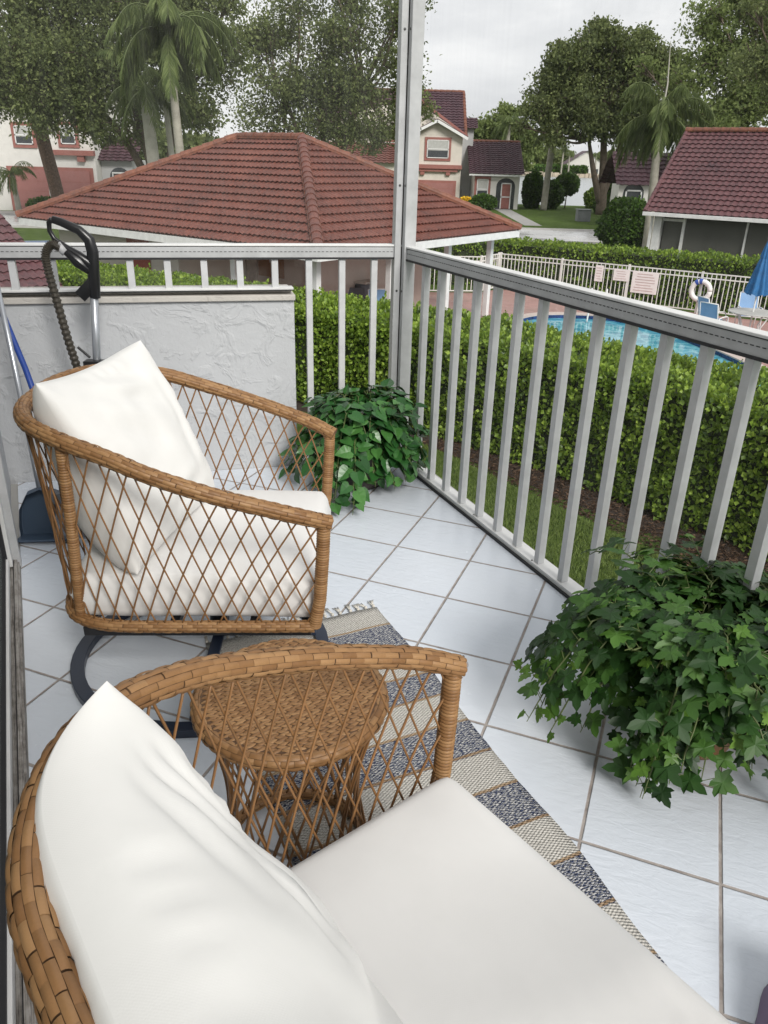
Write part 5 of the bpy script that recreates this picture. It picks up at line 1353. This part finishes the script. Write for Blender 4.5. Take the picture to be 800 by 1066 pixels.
mb = MB(); mb.lathe([(0,2.62),(.03,2.58),(.035,2.54),(.02,2.5),(0,2.49)], (0,0,0), 12); mb.build('finial', M['white_paint'], t, smooth=True)
# stacked furniture under the pavilion
def dark_chair(x, y, a, label):
    t = empty('lounge_chair', (x, y, DZ), a, label, 'chair')
    mb = MB(); mb.box((0,0,.36), (.56,.56,.10)); mb.build('seat', M['furn_grey'], t, bevel=.03)
    mb = MB(); mb.add([(-.24,-.27,.40),(-.24,.27,.40),(-.42,.27,.98),(-.42,-.27,.98),(-.30,-.27,.38),(-.30,.27,.38),(-.47,.27,.96),(-.47,-.27,.96)], [(0,1,2,3),(7,6,5,4),(0,3,7,4),(1,5,6,2),(3,2,6,7)]); mb.build('backrest', M['furn_grey'], t, bevel=.01)
    for sx in (.24,-.24):
        for sy in (.25,-.25): mb = MB(); mb.tube([(sx,sy,0),(sx,sy,.34)], .02, 6); mb.build('leg', M['furn_grey'], t)
    return t
dark_chair(-1.60,20.6,R(-70), 'dark grey chair under the pavilion beside the white post')
dark_chair(-.95,20.4,R(-90), 'dark grey chair stacked by the pavilion wall, right of the other')
t = empty('barbecue_grill', (-.95,21.3,DZ), R(-35), 'covered grill with a wide lid shelf under the pavilion', 'grill')
mb = MB(); mb.box((0,0,.55), (.75,.5,1.0)); mb.build('body', M['furn_grey'], t, bevel=.06)
mb = MB(); mb.box((0,0,1.10), (1.15,.6,.06)); mb.build('shelf', M['stone_rim'], t, bevel=.02)
# parked car far left
t = empty('parked_car', (-11.6,26.5,GZ), R(15), 'blue grey car parked beyond the left end of the pavilion', 'car')
mb = MB(); sect = [(-2.2,.55),(-2.15,.85),(-1.2,.98),(-.6,1.40),(.9,1.42),(1.5,1.02),(2.2,.90),(2.25,.5),(2.2,.28),(-2.2,.28)]
vs = [(x, -.86+(.12 if z > 1.1 else 0), z) for x, z in sect]+[(x, .86-(.12 if z > 1.1 else 0), z) for x, z in sect]; k = len(sect)
mb.add(vs, [tuple(range(k)), tuple(range(k, 2*k))[::-1]]+[(i, k+i, k+(i+1) % k, (i+1) % k) for i in range(k)]); mb.build('body', M['car_paint'], t, bevel=.05)
mb = MB()
for sy in (-1, 1): mb.add([(-1.1, sy*.868, .98), (-.62, sy*.765, 1.34), (.82, sy*.765, 1.36), (1.3, sy*.868, 1.0)], [(0,1,2,3)])
mb.add([(1.0,-.68,1.38),(1.0,.68,1.38),(1.5,.78,1.045),(1.5,-.78,1.045)], [(0,1,2,3)]); mb.build('window', M['dark_glass'], t)
for sx in (-1.4, 1.4):
    for sy in (-.80, .80):
        mb = MB(); mb.tube([(sx, sy-.1, .32), (sx, sy+.1, .32)], .32, 20); mb.build('wheel', M['black_plastic'], t)

# ------------------------------------------------------------ houses
class House:
    def __init__(s, name, label, x, Y, z=GZ, rz=0):
        s.t = empty(name, (x, Y, z), rz, label, 'house'); s.O = V((x, Y, z))
    def box(s, name, x0, x1, y0, y1, z0, z1, mt, bev=0, parent=None):
        mb = MB(); mb.box(((x0+x1)/2-s.O.x, (y0+y1)/2-s.O.y, (z0+z1)/2-s.O.z), (x1-x0, y1-y0, z1-z0)); return mb.build(name, M[mt], parent or s.t, bevel=bev)
    def poly(s, name, pts, mt, thick=None):
        mb = MB(); mb.add([V(p)-s.O for p in pts], [tuple(range(len(pts)))]); return mb.build(name, M[mt], s.t)
    def window(s, x0, x1, z0, z1, Y, trim='trim_pink', tw=.22, mull=True):
        f = s.box('window', x0-tw, x1+tw, Y-.10, Y-.003, z0-tw, z1+tw, trim)
        s.box('pane', x0, x1, Y-.115, Y-.103, z0, z1, 'dark_glass', parent=f)
        s.box('blind', x0+.05, x1-.05, Y-.128, Y-.118, z0+(z1-z0)*.42, z1-.03, 'blind', parent=f)
        mb = MB(); zc = (z0+z1)/2
        for a in ((x0, zc-.04, x1, zc+.04), (x0, z0, x0+.07, z1), (x1-.07, z0, x1, z1), (x0, z1-.07, x1, z1), (x0, z0, x1, z0+.07)):
            mb.box(((a[0]+a[2])/2-s.O.x, Y-.14-s.O.y, (a[1]+a[3])/2-s.O.z), (a[2]-a[0], .02, a[3]-a[1]))
        mb.build('sash', M['white_paint'], f)
        return f
    def roof(s, name, a, b, c, mt='tile_far', per=.5, course=.42, amp=.06, step=.07, cap=None):
        """a,b eave ends; c = point up the slope above a (ridge)"""
        a, b, c = V(a)-s.O, V(b)-s.O, V(c)-s.O; U = (b-a).normalized(); L = (b-a).length; vv = (c-a)-U*(c-a).dot(U); sk = (c-a).dot(U); Lv = vv.length
        mb = MB(); tile_face(mb, a, U, vv.normalized(), lambda v: sk*v/Lv, lambda v: L-0*v, Lv, per, course, amp, step, spp=4); return mb.build(name, M[mt], s.t)
# middle house: two storeys with low right wing
H = House('townhouse', 'cream two storey house with pink trim, right of the corner post', 1, 84)
H.box('wall', -7.0, 6.62, 83.0, 94, GZ, 3.75, 'stucco_cream')
H.box('front_bay', 1.3, 6.55, 82.0, 82.98, GZ, 3.55, 'stucco_cream')
H.box('side_bay', 6.64, 7.75, 84.0, 92, GZ, 4.3, 'stucco_shade')
H.poly('gable_wall', [(1.3,81.99,3.56),(6.55,81.99,3.56),(4.0,81.99,4.75)], 'stucco_cream')
H.poly('gable_wall', [(-7.0,82.96,3.76),(6.6,82.96,3.76),(2.6,82.96,6.0),(-2.0,82.96,6.0)], 'stucco_cream')
H.roof('roof', (-7.4,82.3,3.55), (6.9,82.3,3.55), (-7.4,88.2,7.65))
H.roof('back_roof', (-7.4,94.6,3.55), (6.9,94.6,3.55), (-7.4,88.4,7.65))
H.poly('gable_end', [(6.62,82.98,3.7),(6.62,93.8,3.7),(6.62,88.3,7.5)], 'stucco_cream')
H.roof('side_roof', (6.4,83.5,4.25), (8.1,83.5,4.25), (6.4,85.2,5.25))
for a, b in (((1.0,81.8,3.42),(4.0,81.8,4.9)), ((7.0,81.8,3.42),(4.0,81.8,4.9))):
    mb = MB(); mb.beam(V(a)-H.O, V(b)-H.O, .9, .12, up=(0,0,1)); mb.build('gable_roof', M['tile_far'], H.t)
    mb = MB(); a2 = V(a)-H.O+V((0,-.5,-.14)); b2 = V(b)-H.O+V((0,-.5,-.14)); mb.beam(a2, b2, .08, .24); mb.build('barge_board', M['trim_pink' if False else 'white_paint'], H.t)
for a, b in (((7.0,82.2,3.5),(2.3,82.2,6.5)),):
    mb = MB(); mb.beam(V(a)-H.O, V(b)-H.O, .3, .22); mb.build('barge_board', M['trim_pink'], H.t)
for a, b in (((-7.4,88.3,7.72),(6.9,88.3,7.72)),((6.85,82.3,3.62),(6.85,88.3,7.7))):
    mb = MB(); caps(mb, V(a)-H.O, V(b)-H.O, .16, .6); mb.build('ridge_cap', M['cap_orange'], H.t)
H.window(3.15, 5.25, 1.55, 3.15, 82.0)
H.box('balcony_ledge', 1.2, 6.6, 81.55, 81.997, .62, .98, 'trim_pink'); H.box('balcony_ledge', 1.6, 6.2, 81.7, 81.996, .36, .615, 'trim_pink')
H.box('ledge_bracket', 2.6, 3.0, 81.75, 81.995, .05, .355, 'trim_pink'); H.box('ledge_bracket', 5.1, 5.5, 81.75, 81.995, .05, .355, 'trim_pink')
H.box('garage_frame', 1.45, 6.15, 81.90, 81.997, GZ, -.42, 'trim_pink'); gd = H.box('garage_door', 1.75, 5.85, 81.84, 81.897, GZ+.02, -.66, 'garage_pink')
mb = MB()
for k in range(1, 4): mb.box((3.8-H.O.x, 81.835-H.O.y, GZ+.02+k*.54-H.O.z), (4.1,.01,.03))
mb.build('panel_groove', M['trim_pink'], gd)
H.window(-1.0, .35, 1.55, 2.85, 83.0)
H.window(-5.5, -4.1, 1.55, 2.85, 83.0)
H.box('garage_door', -5.9, .3, 82.93, 82.997, GZ+.02, -.55, 'garage_pink')
H.box('wall_wing', 7.77, 12.15, 80.5, 90, GZ, .32, 'stucco_white')
H.roof('wing_roof', (7.2,79.9,.30), (12.5,79.9,.30), (7.2,84.8,3.15), course=.36)
H.roof('wing_back_roof', (7.2,90.6,.30), (12.5,90.6,.30), (7.2,85.0,3.15))
mb = MB(); caps(mb, V((7.2,84.9,3.22))-H.O, V((12.5,84.9,3.22))-H.O, .15, .5); mb.build('ridge_cap', M['cap_orange'], H.t)
H.poly('wing_gable', [(12.14,80.6,.2),(12.14,89.9,.2),(12.14,84.9,2.95)], 'stucco_white')
H.box('gutter', 7.2, 12.5, 79.78, 79.88, .14, .27, 'white_paint')
H.window(8.05, 9.15, -1.95, -.15, 80.5)
arch = [(9.95,80.49,GZ)]+[(10.85-.9*math.cos(R(a)), 80.49, -.75+.72*math.sin(R(a))) for a in range(0,181,15)]+[(11.75,80.49,GZ)]
H.poly('porch_arch', arch, 'dark_glass')
en = H.box('front_door', 10.45, 11.35, 80.42, 80.47, GZ+.05, -.55, 'trim_pink'); mb = MB()
for a in ((10.40,10.50,GZ+.05,-.45),(11.30,11.40,GZ+.05,-.45),(10.40,11.40,-.55,-.45),(10.40,11.40,-1.75,-1.65)): mb.box(((a[0]+a[1])/2-H.O.x, 80.40-H.O.y, (a[2]+a[3])/2-H.O.z), (a[1]-a[0], .03, a[3]-a[2]))
mb.build('screen_frame', M['white_paint'], en)
# left house
H = House('townhouse', 'white two storey house with pink garage doors at the far left', -25, 61)
H.box('wall', -32, -21.5, 60.5, 70, GZ, 4.6, 'stucco_white')
H.roof('roof', (-32.6,59.8,4.45), (-20.9,59.8,4.45), (-32.6,65.2,7.9)); H.roof('back_roof', (-32.6,70.7,4.45), (-20.9,70.7,4.45), (-32.6,65.4,7.9))
H.poly('gable_end', [(-21.49,60.6,4.6),(-21.49,69.9,4.6),(-21.49,65.3,7.7)], 'stucco_white')
H.window(-27.0, -25.75, 1.65, 2.85, 60.5); H.window(-23.75, -22.7, 1.75, 2.95, 60.5); H.window(-31, -29.6, 1.65, 2.85, 60.5)
H.box('balcony_ledge', -24.9, -21.45, 60.1, 60.497, 1.02, 1.36, 'trim_pink')
H.box('ledge_bracket', -22.7, -22.2, 60.2, 60.496, .62, 1.015, 'trim_pink')
H.box('garage_frame', -28.0, -21.75, 60.42, 60.497, GZ, .22, 'trim_pink')
for x0, x1 in ((-27.7,-25.1),(-24.4,-22.0)):
    gd = H.box('garage_door', x0, x1, 60.35, 60.417, GZ+.02, .0, 'garage_pink'); mb = MB()
    for k in range(1, 4): mb.box(((x0+x1)/2-H.O.x, 60.345-H.O.y, GZ+.02+k*.68-H.O.z), (x1-x0,.01,.03))
    mb.build('panel_groove', M['trim_pink'], gd)
H.box('garage_pier', -25.07, -24.43, 60.3, 60.416, GZ, .0, 'stucco_white')
H.box('wing_wall', -21.48, -19.2, 61.5, 68, GZ, .75, 'stucco_shade'); H.roof('wing_roof', (-21.6,61.0,.72), (-18.7,61.0,.72), (-21.6,63.4,2.3), course=.36)
H.poly('porch_arch', [(-20.9,61.48,GZ)]+[(-20.15-.75*math.cos(R(a)), 61.48, -.35+.65*math.sin(R(a))) for a in range(0,181,20)]+[(-19.4,61.48,GZ)], 'dark_glass')
fr_ = H.box('screen_door', -20.7, -20.62, 61.40, 61.45, GZ, -.1, 'white_paint'); H.box('screen_door', -19.72, -19.64, 61.40, 61.45, GZ, -.1, 'white_paint'); H.box('screen_door', -20.7, -19.64, 61.40, 61.45, -.12, -.02, 'white_paint')
# small gatehouse behind the palm, right
H = House('garden_house', 'small white house with a plum roof behind the large bush', 17, 62)
H.box('wall', 16.35, 20.5, 60.5, 62.5, GZ, .15, 'stucco_white'); H.roof('roof', (16.0,60.0,.10), (21,60.0,.10), (16.0,62.6,2.3)); H.roof('back_roof', (16.0,65.2,.10), (21,65.2,.10), (16.0,62.7,2.3)); 
H.poly('porch_arch', [(16.7,60.48,GZ)]+[(17.45-.75*math.cos(R(a)), 60.48, -.45+.7*math.sin(R(a))) for a in range(0,181,20)]+[(18.2,60.48,GZ)], 'dark_glass')
mb = MB()
for a in ((16.85,16.95,GZ,-.2),(17.95,18.05,GZ,-.2),(16.85,18.05,-.3,-.2),(16.85,18.05,-1.5,-1.4)): mb.box(((a[0]+a[1])/2-H.O.x, 60.42-H.O.y, (a[2]+a[3])/2-H.O.z), (a[1]-a[0], .04, a[3]-a[2]))
mb.beam(V((16.9,60.40,-2.7))-H.O, V((18.0,60.40,-1.5))-H.O, .04, .09); mb.beam(V((18.0,60.38,-2.7))-H.O, V((16.9,60.38,-1.5))-H.O, .04, .09); mb.build('screen_door', M['white_paint'], H.t)
# red tiled roof behind the pavilion ridge
H = House('garage_block', 'low block with a brick red roof glimpsed just above the pavilion ridge', -2.5, 76)
H.box('wall', -6.5, .6, 76, 81, GZ, 1.1, 'stucco_cream'); H.roof('roof', (-6.8,75.5,1.0), (.3,75.5,1.0), (-6.8,79,2.7), mt='tile_red')

# ------------------------------------------------------------ camera
F_PX = 798.38; PITCH = .432287; ROLL = .0284233
cd = bpy.data.cameras.new('camera'); cam = bpy.data.objects.new('camera', cd); COL.objects.link(cam); S.camera = cam
cpz, spz = math.cos(PITCH), math.sin(PITCH); fw = V((0, cpz, -spz)); u0 = V((0, spz, cpz)); x0_ = V((1,0,0))
x2 = x0_*math.cos(ROLL)+u0*math.sin(ROLL); u2 = -x0_*math.sin(ROLL)+u0*math.cos(ROLL)
cam.matrix_world = Matrix(((x2.x, u2.x, -fw.x, 0), (x2.y, u2.y, -fw.y, 0), (x2.z, u2.z, -fw.z, 1.43), (0,0,0,1)))
cd.sensor_fit = 'VERTICAL'; cd.sensor_height = 36; cd.lens = F_PX/1066*36; cd.clip_start = .02; cd.clip_end = 3000

# ------------------------------------------------------------ light
w = bpy.data.worlds.new('World'); S.world = w; w.use_nodes = True; nt = w.node_tree; nt.nodes.clear(); g = NT(nt)
out = g.n('ShaderNodeOutputWorld'); sky = g.n('ShaderNodeTexSky', sky_type='NISHITA'); sky.sun_disc = False
EL_, AZ = R(36), R(153)
sky.sun_elevation = EL_; sky.sun_rotation = AZ
b1 = g.n('ShaderNodeBackground'); g.l(sky.outputs[0], b1.inputs[0]); b1.inputs[1].default_value = .11
tc = g.n('ShaderNodeTexCoord'); mp = g.mapping(tc.outputs['Generated'], (1,1,3.2))
nz = g.noise(mp, 2.0, 6, .6, .3)
cl = g.ramp(nz, [(.32, (.66,.675,.70)), (.50, (.86,.87,.88)), (.64, (1.06,1.06,1.05))])
b2 = g.n('ShaderNodeBackground'); g.l(cl, b2.inputs[0]); g.l(g.ramp(g.sep(tc.outputs['Generated'])[2], [(.0, (1.0,)*3), (.28, (1.0,)*3), (.75, (1.05,)*3)]), b2.inputs[1])
mx = g.n('ShaderNodeMixShader'); g.l(g.ramp(g.noise(mp, 1.3, 4, .6), [(.28, (.86,)*3), (.42, (.97,)*3)]), mx.inputs[0])
g.l(b1.outputs[0], mx.inputs[1]); g.l(b2.outputs[0], mx.inputs[2]); g.l(mx.outputs[0], out.inputs[0])
sl_ = bpy.data.lights.new('sun', 'SUN'); sl_.energy = 3.1; sl_.angle = R(20); sl_.color = (1, .97, .92); so = bpy.data.objects.new('sun', sl_); COL.objects.link(so)
sd_ = V((math.sin(AZ)*math.cos(EL_), math.cos(AZ)*math.cos(EL_), math.sin(EL_)))
so.rotation_euler = (-sd_).to_track_quat('-Z', 'Y').to_euler()
S.view_settings.view_transform = 'Standard'; S.view_settings.look = 'None'; S.view_settings.exposure = 0
S.cycles.transparent_max_bounces = 12; S.cycles.max_bounces = 8
